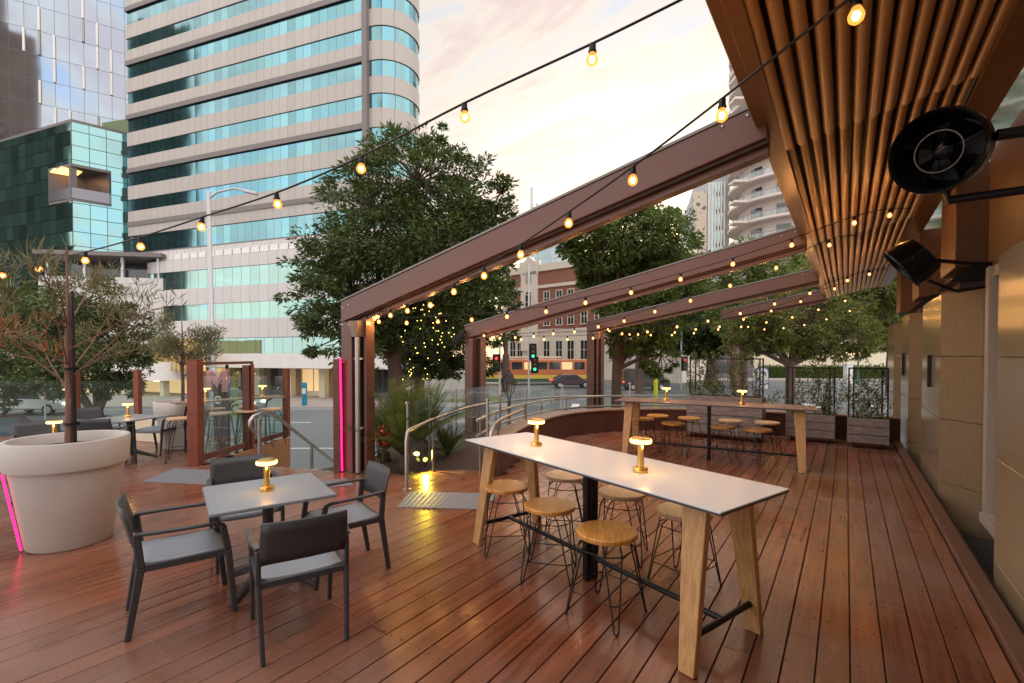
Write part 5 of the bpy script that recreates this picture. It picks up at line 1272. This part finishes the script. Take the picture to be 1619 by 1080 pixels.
# ================================================================= trees
def tree(label, d, base, trunk_px, blobs, nclump, per, Lf, wf, lm_, seed, group='street trees', depth=.8, bark='bark', gz=GZ, limbs=True, droop=.15):
    """blobs: (px, py, rx_px, ry_px[, depth offset])"""
    global rnd
    rnd = random.Random(seed)
    k = d / FL; p0 = VP(base[0], d); t = thing('tree', label, 'tree', (p0.x, p0.y, gz), 0, group)
    O = Vector((p0.x, p0.y, gz)); tr = MB(); cr = MB()
    f = VP(base[0] + (trunk_px[2] if len(trunk_px) > 2 else 0), d); zf = 1.8 + (HY - trunk_px[1]) * k; rad = trunk_px[0] * k / 2
    fork = Vector((f.x, f.y, zf)) - O
    tr.tube([(0, 0, 0), (0, 0, .15), fork * .5 + rv(.05), fork], [rad * 1.35, rad * 1.1, rad, rad * .85], 9)
    vol = [b_[2] * b_[3] for b_ in blobs]; tot = sum(vol)
    for bi, bb in enumerate(blobs):
        dof = bb[4] if len(bb) > 4 else 0
        c = VP(bb[0], d + dof); zc = 1.8 + (HY - bb[1]) * (d + dof) / FL; c = Vector((c.x, c.y, zc)) - O; rx, rz = bb[2] * k, bb[3] * k
        if limbs:
            mid = fork.lerp(c, .5) + rv(rx * .15); tr.tube([fork - Vector((0, 0, .2)), mid, c], [rad * .55, rad * .35, rad * .1], 6)
        n = max(3, int(nclump * vol[bi] / tot))
        for i in range(n):
            v = rv(); v = v.normalized() * (abs(v.length) ** .45)
            cc = c + Vector(((v.x * c_ - v.y * s_ * depth) * rx, (v.x * s_ + v.y * c_ * depth) * rx, v.z * rz))
            if limbs and i % 2 == 0:
                m2 = c.lerp(cc, .5) + rv(rx * .1); tr.tube([c, m2, cc], [rad * .12, rad * .08, rad * .03], 4)
            sz = rx * rnd.uniform(.11, .27); kk = rnd.uniform(.4, 1.4)
            if rnd.random() < .22: cc = c + (cc - c) * rnd.uniform(1.1, 1.32); sz *= .7; kk *= .6
            for j in range(int(per * kk)):
                q = rv(); q.z *= .62; p = cc + q * sz; dr = (q + v * .6 + rv(.8)); dr.z -= droop
                leaf(cr, p, dr, Lf * rnd.uniform(.6, 1.35), wf * rnd.uniform(.7, 1.2))
    tr.build('trunk', M[bark], t, smooth=True); cr.build('crown', M[lm_], t)
    return t
tree('large dark green tree standing between the tower and the nearest pergola post', 14.5, (624, 640), (24, 560), [(660, 290, 95, 70), (745, 320, 70, 65, 1), (590, 330, 80, 70, -.5), (640, 400, 130, 80), (560, 470, 90, 70, -.5), (720, 400, 90, 80, 1), (530, 430, 60, 50), (615, 515, 80, 60, .5), (545, 530, 60, 50, -1), (690, 470, 90, 80), (690, 245, 40, 30), (770, 370, 50, 50, 1), (790, 310, 22, 30, 1), (520, 400, 30, 30)], 900, 84, .165, .06, 'leaf_dk', 31)
tree('dusky tree behind the clear side, between first and second pergola posts', 19, (655, 640), (18, 575, 10), [(700, 450, 90, 70), (745, 425, 46, 46, 2), (650, 520, 70, 55), (725, 530, 62, 50), (690, 560, 60, 40), (750, 500, 34, 40), (740, 580, 36, 26)], 480, 84, .19, .068, 'leaf_dk', 32)
tree('forked tree beside the third pergola post', 16.5, (973, 650), (17, 575, 2), [(985, 375, 90, 50), (1040, 390, 62, 60, 1), (940, 390, 55, 40), (1010, 450, 85, 55, 1), (955, 440, 45, 35, 1), (1060, 450, 60, 60, 2), (1020, 515, 62, 42), (980, 330, 40, 25), (1045, 560, 30, 38), (1000, 490, 60, 40)], 760, 88, .17, .066, 'leaf_mid', 33)
tree('bright green tree rising above the second beam near the canopy', 34, (1175, 570), (12, 520), [(1200, 430, 80, 40), (1260, 410, 60, 36, 2), (1150, 440, 50, 36), (1240, 460, 70, 40), (1120, 400, 40, 22, 3), (1290, 460, 40, 40), (1180, 490, 60, 40)], 220, 55, .42, .18, 'leaf_lt', 34, depth=.6)
tree('yellowish green tree with visible boughs over the middle trellis planter', 24, (1250, 640), (15, 572), [(1250, 500, 80, 45), (1190, 520, 50, 35), (1310, 490, 60, 45, 1), (1360, 470, 55, 50, 2), (1340, 530, 50, 30), (1290, 450, 60, 30, 1), (1395, 510, 30, 45, 2), (1230, 540, 50, 22), (1385, 455, 40, 35, 2), (1170, 550, 25, 18), (1300, 552, 40, 18)], 600, 76, .22, .085, 'leaf_yel', 35)
tree('low dark umbrella shaped tree against the purple wall', 52, (1122, 585), (16, 562, 4), [(1125, 540, 65, 20), (1080, 548, 30, 14), (1170, 540, 35, 18), (1120, 520, 50, 20)], 150, 50, .6, .26, 'leaf_dk', 36, depth=.5, droop=0)
tree('tall bare trunked tree just right of the umbrella shaped tree', 48, (1161, 590), (12, 500), [(1150, 480, 60, 30), (1180, 470, 60, 30), (1110, 500, 50, 25), (1060, 500, 50, 30)], 150, 50, .55, .24, 'leaf_mid', 37, bark='bark_red')
tree('dark leafy tree behind the large planter on the left', 21, (147, 690), (15, 655, 4), [(150, 560, 75, 60), (90, 520, 70, 60, 1), (190, 530, 40, 50), (140, 480, 60, 40), (60, 575, 60, 42, 1), (195, 575, 32, 40), (185, 610, 34, 20), (110, 600, 50, 26)], 420, 66, .22, .075, 'leaf_dk', 38)
tree('dark street tree cut by the left edge of the photo', 24, (-30, 690), (16, 640), [(-20, 560, 70, 70), (30, 500, 60, 50, 1), (5, 600, 36, 40), (-60, 600, 60, 60)], 220, 60, .3, .1, 'leaf_dk', 39)
tree('mid green tree in front of the far right end of the street', 40, (1410, 600), (14, 540), [(1400, 490, 45, 50), (1370, 480, 50, 40), (1420, 440, 40, 30), (1330, 470, 40, 35)], 170, 50, .5, .2, 'leaf_mid', 40)
tree('dark green tree in front of the heritage building, left side', 44, (800, 600), (12, 560), [(790, 480, 26, 40), (782, 440, 30, 40), (800, 530, 18, 20)], 90, 50, .5, .2, 'leaf_dk', 41)
tree('green tree in front of the heritage building, right side', 42, (1010, 600), (12, 560), [(1020, 490, 40, 40), (1040, 500, 40, 40), (1080, 470, 40, 40)], 150, 50, .5, .2, 'leaf_mid', 42)
# fairy lights in the big tree
rnd = random.Random(5)
t = thing('fairy_lights', 'tiny yellow fairy lights strung through the dusky tree', 'fairy lights', tuple(VP(665, 16.2, 1.9)))
O = Vector(t.location); b = MB(); P = []
for i in range(56):
    px, py = rnd.choice(((655, 520, 16, 55), (672, 485, 14, 16), (690, 560, 18, 40), (660, 580, 22, 20), (705, 530, 12, 30)))[:2] if False else (0, 0)
    cx_, cy_, ax, ay = rnd.choice(((655, 520, 12, 45), (672, 485, 12, 14), (684, 545, 14, 32), (655, 575, 16, 16), (703, 528, 10, 22)))
    P.append(atD(rnd.gauss(cx_, ax), rnd.gauss(cy_, ay), 12.2 + rnd.uniform(-.3, .3)))
for p in P: b.sphere(p, .012, 6)
o = b.build('light', M['fairy'], t, world=True); o['kind'] = 'stuff'
b = MB()
P.sort(key=lambda p: p.z)
for a, e in zip(P[::1], P[1::1]):
    if (a - e).length < 1.2: b.tube([a, a.lerp(e, .5) - Vector((0, 0, .03)), e], .003, 3, cap=False)
b.build('wire', M['black'], t, world=True)
# ================================================================= vehicles and street furniture
M['tyre'] = mat('tyre', (.02, .02, .02), .8)
M['headl'] = emit('headlight_glow', (1, .9, .65), 6.0); M['taill'] = emit('tail_glow', (1, .06, .03), 3.0)
def car(label, p, rz, col, h=1.42, ln=4.3, van=False):
    t = thing('parked_van' if van else 'car', label, 'van' if van else 'car', tuple(p), rz); w = 1.72 if not van else 1.9
    body = [(-ln / 2, .35), (ln / 2, .3), (ln / 2 + .02, .62), (ln / 2 - .15, .78), (ln * .27, .9), (ln * .10, h), (-ln * .24, h + .01), (-ln * .43, .95), (-ln / 2, .88)]
    if van: h = 2.1; body = [(-ln / 2, .35), (ln / 2, .35), (ln / 2 + .02, .8), (ln * .40, 1.1), (ln * .28, h), (-ln / 2 + .05, h)]
    pm = mat('car_paint', col, .25, .3, coat=.8)
    b = MB(); b.xprism(body, -w / 2, w / 2); b.build('body', pm, t, bevel=.09, seg=3)
    gl = [(ln * .235, .93), (ln * .10, h - .07), (-ln * .22, h - .06), (-ln * .38, .96)] if not van else [(ln * .37, 1.15), (ln * .27, h - .2), (-ln * .1, h - .2), (-ln * .1, 1.15)]
    for s in (-1, 1):
        b = MB(); b.xprism(gl, s * w / 2 - .01, s * w / 2 + .006); b.build('side_window', M['dkwin'], t)
        for x in (-ln * .31, ln * .31):
            b = MB(); b.lathe([(.31, -.1), (.33, -.06), (.33, .06), (.31, .1)], n=20, M=Matrix.Rotation(math.pi / 2, 3, 'X')); o = b.build('wheel', M['tyre'], t, smooth=True); o.location = (x, s * (w / 2 - .09), .33)
            b = MB(); b.lathe([(.2, -.105), (.2, .105)], n=16, M=Matrix.Rotation(math.pi / 2, 3, 'X')); b.build('rim', M['pole'], o, smooth=True)
        b = MB(); b.box((ln / 2 - .03, s * w * .34, .66), (.12, .32, .14)); b.build('headlight', M['headl'], t, bevel=.02)
        b = MB(); b.box((-ln / 2 + .02, s * w * .36, .82), (.1, .28, .16)); b.build('tail_light', M['taill'], t, bevel=.02)
    f = ((ln * .262, .91), (ln * .105, h - .04)); b = MB(); n_ = Vector((.03, 0, .02))
    for (xa, za), (xb, zb_) in ((f[0], f[1]), ((-ln * .425, .97), (-ln * .25, h - .03))):
        q = [Vector((xa, -w * .42, za)), Vector((xa, w * .42, za)), Vector((xb, w * .38, zb_)), Vector((xb, -w * .38, zb_))]; off = Vector((.02 if xa > 0 else -.02, 0, .02)); b.face([v + off for v in q])
    if not van: b.build('windscreen', M['dkwin'], t)
    return t
def bus(label, p, rz):
    t = thing('bus', label, 'bus', tuple(p), rz); ln, w, h = 12.2, 2.5, 3.1
    b = MB(); b.box((0, 0, 1.95), (ln, w, 2.0)); b.build('body', mat('bus_orange', (.62, .19, .06), .3, 0, coat=.6), t, bevel=.12, seg=3)
    b = MB(); b.box((0, 0, .93), (ln + .01, w + .01, .5)); b.build('yellow_stripe', mat('bus_yellow', (.80, .55, .10), .35), t, bevel=.06)
    b = MB(); b.box((0, 0, .55), (ln - .05, w - .05, .42)); b.build('skirt', mat('bus_green', (.05, .13, .07), .5), t, bevel=.04)
    for s in (-1, 1):
        for i in range(8):
            b = MB(); b.box((-ln / 2 + 1.0 + i * 1.45, s * (w / 2 + .002), 2.2), (1.2, .02, .85)); b.build('window', M['dkwin'] if i % 3 else M['warmdim'], t)
        for x in (-ln * .3, ln * .3):
            b = MB(); b.lathe([(.44, -.13), (.47, -.1), (.47, .1), (.44, .13)], n=20, M=Matrix.Rotation(math.pi / 2, 3, 'X')); o = b.build('wheel', M['tyre'], t, smooth=True); o.location = (x, s * (w / 2 - .1), .47)
            b = MB(); b.lathe([(.26, -.14), (.26, .14)], n=14, M=Matrix.Rotation(math.pi / 2, 3, 'X')); b.build('rim', M['pole'], o, smooth=True)
        b = MB(); b.box((ln / 2 + .01, s * .85, .9), (.06, .3, .2)); b.build('headlight', M['headl'], t)
        b = MB(); b.box((-ln / 2 - .01, s * .95, 1.1), (.06, .2, .3)); b.build('tail_light', M['taill'], t)
    b = MB(); b.box((ln / 2 + .005, 0, 2.0), (.03, w * .9, 1.3)); b.build('windscreen', M['dkwin'], t)
    b = MB(); b.box((0, 0, h + .06), (ln * .5, w * .6, .22)); b.build('roof_unit', M['cream'], t, bevel=.05)
    return t
bus('orange and yellow bus crossing the junction behind the second pergola post', VP(846, 56, GZ), TH + .04)
car('dark maroon car crossing the junction right of the bus', VP(903, 50, GZ), TH + .08, (.05, .02, .03))
car('dark brown van seen between the forked tree trunk and the yellow post', VP(1018, 47, GZ), TH + .1, (.05, .035, .03), ln=4.6, van=True)
car('dark red car at the left edge behind the large planter', VP(-28, 14.9, GZ), TH, (.10, .012, .015))
car('silver car half hidden behind the rim of the large planter', VP(95, 13.9, GZ), TH + math.pi, (.42, .43, .45), h=1.26)
car('white car driving along the far lane at left', VP(60, 27.6, GZ), TH, (.7, .7, .7))
car('pale grey car on the far lane beside the young olive tree', VP(350, 27.8, GZ), TH, (.5, .5, .52))
lp = VP(336, 25); t = thing('street_lamp', 'tall grey street lamp with a single curved arm in front of the tower', 'street lamp', (lp.x, lp.y, GZ), TH)
b = MB(); b.tube([(0, 0, 0), (0, 0, 3.6), (0, 0, 3.65), (-.12, 0, 12.0)], [.19, .17, .13, .10], 12); b.build('pole', M['pole'], t, smooth=True)
b = MB(); b.tube([(-.12, 0, 11.6), (.35, 0, 11.95), (1.25, 0, 12.15), (1.9, 0, 12.0)], [.07, .06, .055, .05], 8); b.build('arm', M['pole'], t, smooth=True)
b = MB(); b.bar((1.75, 0, 12.02), (2.45, 0, 11.86), .3, .16); b.build('lamp_head', M['pole'], t, bevel=.04)
b = MB(); b.lathe([(.22, 0), (.22, .3), (.19, .32)], (0, 0, 3.5), 12); b.build('collar', M['pole'], t)
lp = VP(481, 30.9); t = thing('blue_totem', 'blue and white information totem on the far pavement', 'totem sign', (lp.x, lp.y, GZ + .13), TH)
b = MB(); b.box((0, 0, .75), (.3, .16, 1.5)); b.build('totem_body', mat('totem_blue', (.02, .22, .36), .4), t, bevel=.02)
b = MB(); b.box((0, -.09, .95), (.24, .02, .35)); b.build('panel', M['white'], t)
lp = VP(805, 11.0); t = thing('lantern_post', 'black heritage lantern post outside the curved balustrade', 'lamp post', (lp.x, lp.y, GZ), TH)
b = MB(); b.tube([(0, 0, 0), (0, 0, .3), (0, 0, .34), (0, 0, 2.42)], [.09, .08, .05, .04], 10); b.build('post', M['black'], t, smooth=True)
b = MB(); b.lathe([(.15, 2.80), (.195, 2.76), (.19, 2.79), (.115, 2.87), (.095, 2.95), (.06, 3.0), (.03, 3.02), (.03, 3.06), (.001, 3.08)], n=20, cap=False); b.build('hood', M['black'], t, smooth=True)
b = MB()
for i in range(6):
    a = i * math.pi / 3; b.tube([(.035 * math.cos(a), .035 * math.sin(a), 2.42), (.11 * math.cos(a), .11 * math.sin(a), 2.58), (.15 * math.cos(a), .15 * math.sin(a), 2.80)], .009, 5)
b.build('cage', M['black'], t)
b = MB(); b.lathe([(.03, 2.45), (.09, 2.6), (.12, 2.78)], n=16); b.build('globe', M['glass'], t, smooth=True)
def signal(label, px, d, ztop, heads, red=False):
    lp = VP(px, d); t = thing('traffic_light', label, 'traffic light', (lp.x, lp.y, GZ), TH, 'traffic lights at the junction')
    b = MB(); b.tube([(0, 0, 0), (0, 0, ztop - GZ)], .08, 8); b.build('pole', M['pole'], t, smooth=True)
    for (dx, dz) in heads:
        b = MB(); b.box((dx, -.1, dz - GZ), (.42, .3, 1.15)); b.box((dx, -.07, dz - GZ), (.62, .04, 1.4)); h_ = b.build('signal_head', M['black'], t)
        for i, cc in enumerate(('r', 'a', 'g')):
            on = (red and i == 0) or (not red and i == 2)
            b = MB(); b.lathe([(.13, 0), (.001, .02)], (0, 0, 0), 12, M=Matrix.Rotation(math.pi / 2, 3, 'X'), cap=False); o = b.build('lens', M[cc + ('on' if on else 'off')], h_); o.location = (dx, -.26, dz - GZ + .36 - .36 * i)
    return t
for k_, col in (('r', (1, .05, .03)), ('a', (1, .5, .05)), ('g', (.05, .9, .4))):
    M[k_ + 'on'] = emit('signal_' + k_, col, 0.7); M[k_ + 'off'] = mat('signal_off_' + k_, tuple(x * .08 for x in col), .3)
signal('tall traffic light in front of the heritage building', 836, 40, 9.5, [(.35, 2.1), (.5, 1.0)])
signal('traffic light left of the tall one, beside the second pergola post', 790, 38, 4.5, [(-.25, 1.2)], True)
signal('slim traffic light left of the largest trellis planter', 1077, 46, 4.6, [(.3, 1.0)], True)
def slim(label, cat, px, d, zt, r, m, nme='post', gz=GZ, head=None):
    lp = VP(px, d); t = thing(nme, label, cat, (lp.x, lp.y, gz), TH)
    b = MB(); b.tube([(0, 0, 0), (0, 0, zt - gz)], r, 8); b.build('shaft', M[m] if isinstance(m, str) else m, t, smooth=True)
    if head:
        b = MB(); head(b, zt - gz); b.build('head', head.m, t, smooth=True)
    return t
yl = mat('yellow_paint', (.62, .62, .02), .5)
t = slim('bright yellow slim post beside the forked tree', 'marker post', 1037, 24, 1.15, .11, yl, 'marker_post'); b = MB(); b.lathe([(.12, 0), (.13, .25), (.06, .3)], n=10); b.build('foot', yl, t)
t = slim('green street lamp with round globe by the hedge at right', 'street lamp', 1357, 58, 1.9, .1, mat('green_paint', (.05, .12, .08), .5), 'globe_lamp'); b = MB(); b.sphere((0, 0, 3.75), .28, 12); b.build('globe', emit('globe_glow', (1, .85, .55), 2.5), t, smooth=True); b = MB(); b.lathe([(.25, 0), (.2, .5), (.1, .7)], n=10); b.build('base', bpy.data.materials['green_paint'], t)
lp = VP(1341, 58); t = thing('white_pillar', 'square white pillar beside the hedge at right', 'pillar', (lp.x, lp.y, GZ), TH); b = MB(); b.box((0, 0, 1.15), (.7, .7, 2.3)); b.box((0, 0, 2.36), (.85, .85, .12)); b.build('shaft', M['white'], t)
lp = VP(1205, 46); t = thing('street_sign_board', 'white and blue rounded advertising board on the far pavement', 'sign board', (lp.x, lp.y, GZ), TH)
b = MB(); P = [(-.6, .1), (.6, .1), (.6, 1.9)] + [(.6 * math.cos(a), 1.9 + .35 * math.sin(a)) for a in [math.pi * k / 8 for k in range(1, 8)]] + [(-.6, 1.9)]; b.xprism(P, -.1, .1); b.build('board', mat('board_blue', (.12, .17, .42), .4), t)
b = MB(); b.xprism([(x * .84, .12 + (z_ - .1) * .92 + .06) for x, z_ in P], -.13, -.102); b.build('poster', M['white'], t)
b = MB()
for (x, z_, w, h_) in ((-.1, .9, .5, .3), (.1, .6, .6, .15), (0, 1.7, .5, .2)): b.box((x, -.135, z_), (w, .006, h_))
b.build('print', mat('print_blue', (.15, .25, .5), .5), t)
# no-parking style street sign at left
lp = VP(70, 24); t = thing('street_sign', 'white street sign on a thin pole behind the trunk of the planter tree', 'street sign', (lp.x, lp.y, GZ), TH)
b = MB(); b.tube([(0, 0, 0), (0, 0, 2.6)], .035, 6); b.build('pole', M['pole'], t, smooth=True)
b = MB(); b.box((-.2, -.05, 2.15), (.75, .03, .9)); b.build('plate', M['white'], t); b = MB(); b.box((.15, -.05, 1.4), (.28, .03, .32)); b.build('small_plate', M['pinkp'], t)
# low ramp wall of the far pavement
rw, RWL = fac('concrete_ramp_wall', 'pale concrete ramp wall behind the ramp glass screen', 'low wall', (640, 33), (742, 36)); b = MB(); b.xprism([(0, GZ), (RWL, GZ), (RWL, .55), (RWL * .45, .2), (0, -.6)], 0, .5); b.build('wall', M['kerb'], rw)
# ================================================================= light
sc_ = SC
w = bpy.data.worlds.new('World'); sc_.world = w; w.use_nodes = True; N = w.node_tree.nodes; Lk = w.node_tree.links; bg = N['Background']
sunaz = TH  # the sun has just gone behind the city in front of the camera, to the right
sun_dir = V(.32, 1.0).normalized()
el = math.radians(9)
sky = N.new('ShaderNodeTexSky'); sky.sky_type = 'NISHITA'; sky.sun_disc = False; sky.sun_elevation = el; sky.sun_rotation = math.atan2(sun_dir.x, sun_dir.y); sky.air_density = 1.2; sky.dust_density = 2.0
def n_(t, **k):
    q = N.new(t)
    for a, v in k.items(): setattr(q, a, v)
    return q
tc = n_('ShaderNodeTexCoord'); sp = n_('ShaderNodeSeparateXYZ'); Lk.new(tc.outputs['Generated'], sp.inputs[0])
skm = n_('ShaderNodeVectorMath', operation='SCALE'); Lk.new(sky.outputs[0], skm.inputs[0]); skm.inputs['Scale'].default_value = .05
# how near a direction is to the sunset
dt = n_('ShaderNodeVectorMath', operation='DOT_PRODUCT'); Lk.new(tc.outputs['Generated'], dt.inputs[0]); dt.inputs[1].default_value = (sun_dir.x, sun_dir.y, .15)
mr = n_('ShaderNodeMapRange'); mr.interpolation_type = 'SMOOTHSTEP'; mr.inputs[1].default_value = .30; mr.inputs[2].default_value = .82; Lk.new(dt.outputs['Value'], mr.inputs[0])
cl = n_('ShaderNodeMix', data_type='RGBA'); cl.inputs[6].default_value = (1.55, 1.59, 1.65, 1); cl.inputs[7].default_value = (.56, .545, .535, 1); Lk.new(mr.outputs[0], cl.inputs[0])
# streaky clouds: flatten the direction onto a ceiling
dv = n_('ShaderNodeMath', operation='MAXIMUM'); Lk.new(sp.outputs[2], dv.inputs[0]); dv.inputs[1].default_value = .0
da = n_('ShaderNodeMath', operation='ADD'); Lk.new(dv.outputs[0], da.inputs[0]); da.inputs[1].default_value = .12
pj = n_('ShaderNodeVectorMath', operation='DIVIDE'); cb = n_('ShaderNodeCombineXYZ'); 
for i in range(3): Lk.new(da.outputs[0], cb.inputs[i])
Lk.new(tc.outputs['Generated'], pj.inputs[0]); Lk.new(cb.outputs[0], pj.inputs[1])
mp = n_('ShaderNodeMapping'); mp.inputs['Rotation'].default_value = (0, 0, -TH - .35); mp.inputs['Scale'].default_value = (.5, 1.5, .1); Lk.new(pj.outputs[0], mp.inputs[0])
nz = n_('ShaderNodeTexNoise'); nz.inputs['Scale'].default_value = 3.2; nz.inputs['Detail'].default_value = 7; nz.inputs['Roughness'].default_value = .58; nz.inputs['Distortion'].default_value = .6; Lk.new(mp.outputs[0], nz.inputs['Vector'])
r1_ = n_('ShaderNodeValToRGB'); e = r1_.color_ramp.elements; e[0].position = .36; e[0].color = (.78, .87, 1.02, 1); e[1].position = .70; e[1].color = (1.12, 1.09, 1.04, 1)
x_ = r1_.color_ramp.elements.new(.50); x_.color = (1.08, .95, .80, 1); x_ = r1_.color_ramp.elements.new(.58); x_.color = (.98, .74, .68, 1)
Lk.new(nz.outputs['Fac'], r1_.inputs[0])
ml = n_('ShaderNodeMix', data_type='RGBA', blend_type='MULTIPLY'); ml.inputs[0].default_value = 1.0; Lk.new(cl.outputs[2], ml.inputs[6]); Lk.new(r1_.outputs[0], ml.inputs[7])
ad = n_('ShaderNodeVectorMath', operation='SCALE'); Lk.new(ml.outputs[2], ad.inputs[0]); ad.inputs['Scale'].default_value = .93
a2 = n_('ShaderNodeVectorMath', operation='ADD'); Lk.new(ad.outputs[0], a2.inputs[0]); Lk.new(skm.outputs[0], a2.inputs[1])
Lk.new(a2.outputs[0], bg.inputs[0]); bg.inputs[1].default_value = 1.0
sl = bpy.data.lights.new('sun', 'SUN'); sl.energy = .6; sl.angle = math.radians(18); sl.color = (1, .86, .7)
so = bpy.data.objects.new('sun', sl); COL.objects.link(so); so.rotation_euler = (-(sun_dir * math.cos(el) + Vector((0, 0, math.sin(el))))).to_track_quat('-Z', 'Y').to_euler(); so.location = (0, 0, 60)
vs = SC.view_settings; vs.view_transform = 'Standard'; vs.look = 'None'; vs.exposure = 0.48; vs.gamma = 1.0; vs.use_curve_mapping = False
cy = SC.cycles; SC.render.engine = 'CYCLES'; cy.use_denoising = True
try: cy.denoiser = 'OPENIMAGEDENOISE'; cy.denoising_prefilter = 'ACCURATE'
except Exception: pass
cy.max_bounces = 8; cy.transparent_max_bounces = 24; cy.glossy_bounces = 4; cy.diffuse_bounces = 3; cy.sample_clamp_indirect = 6.0; cy.use_light_tree = True; cy.caustics_reflective = False; cy.caustics_refractive = False
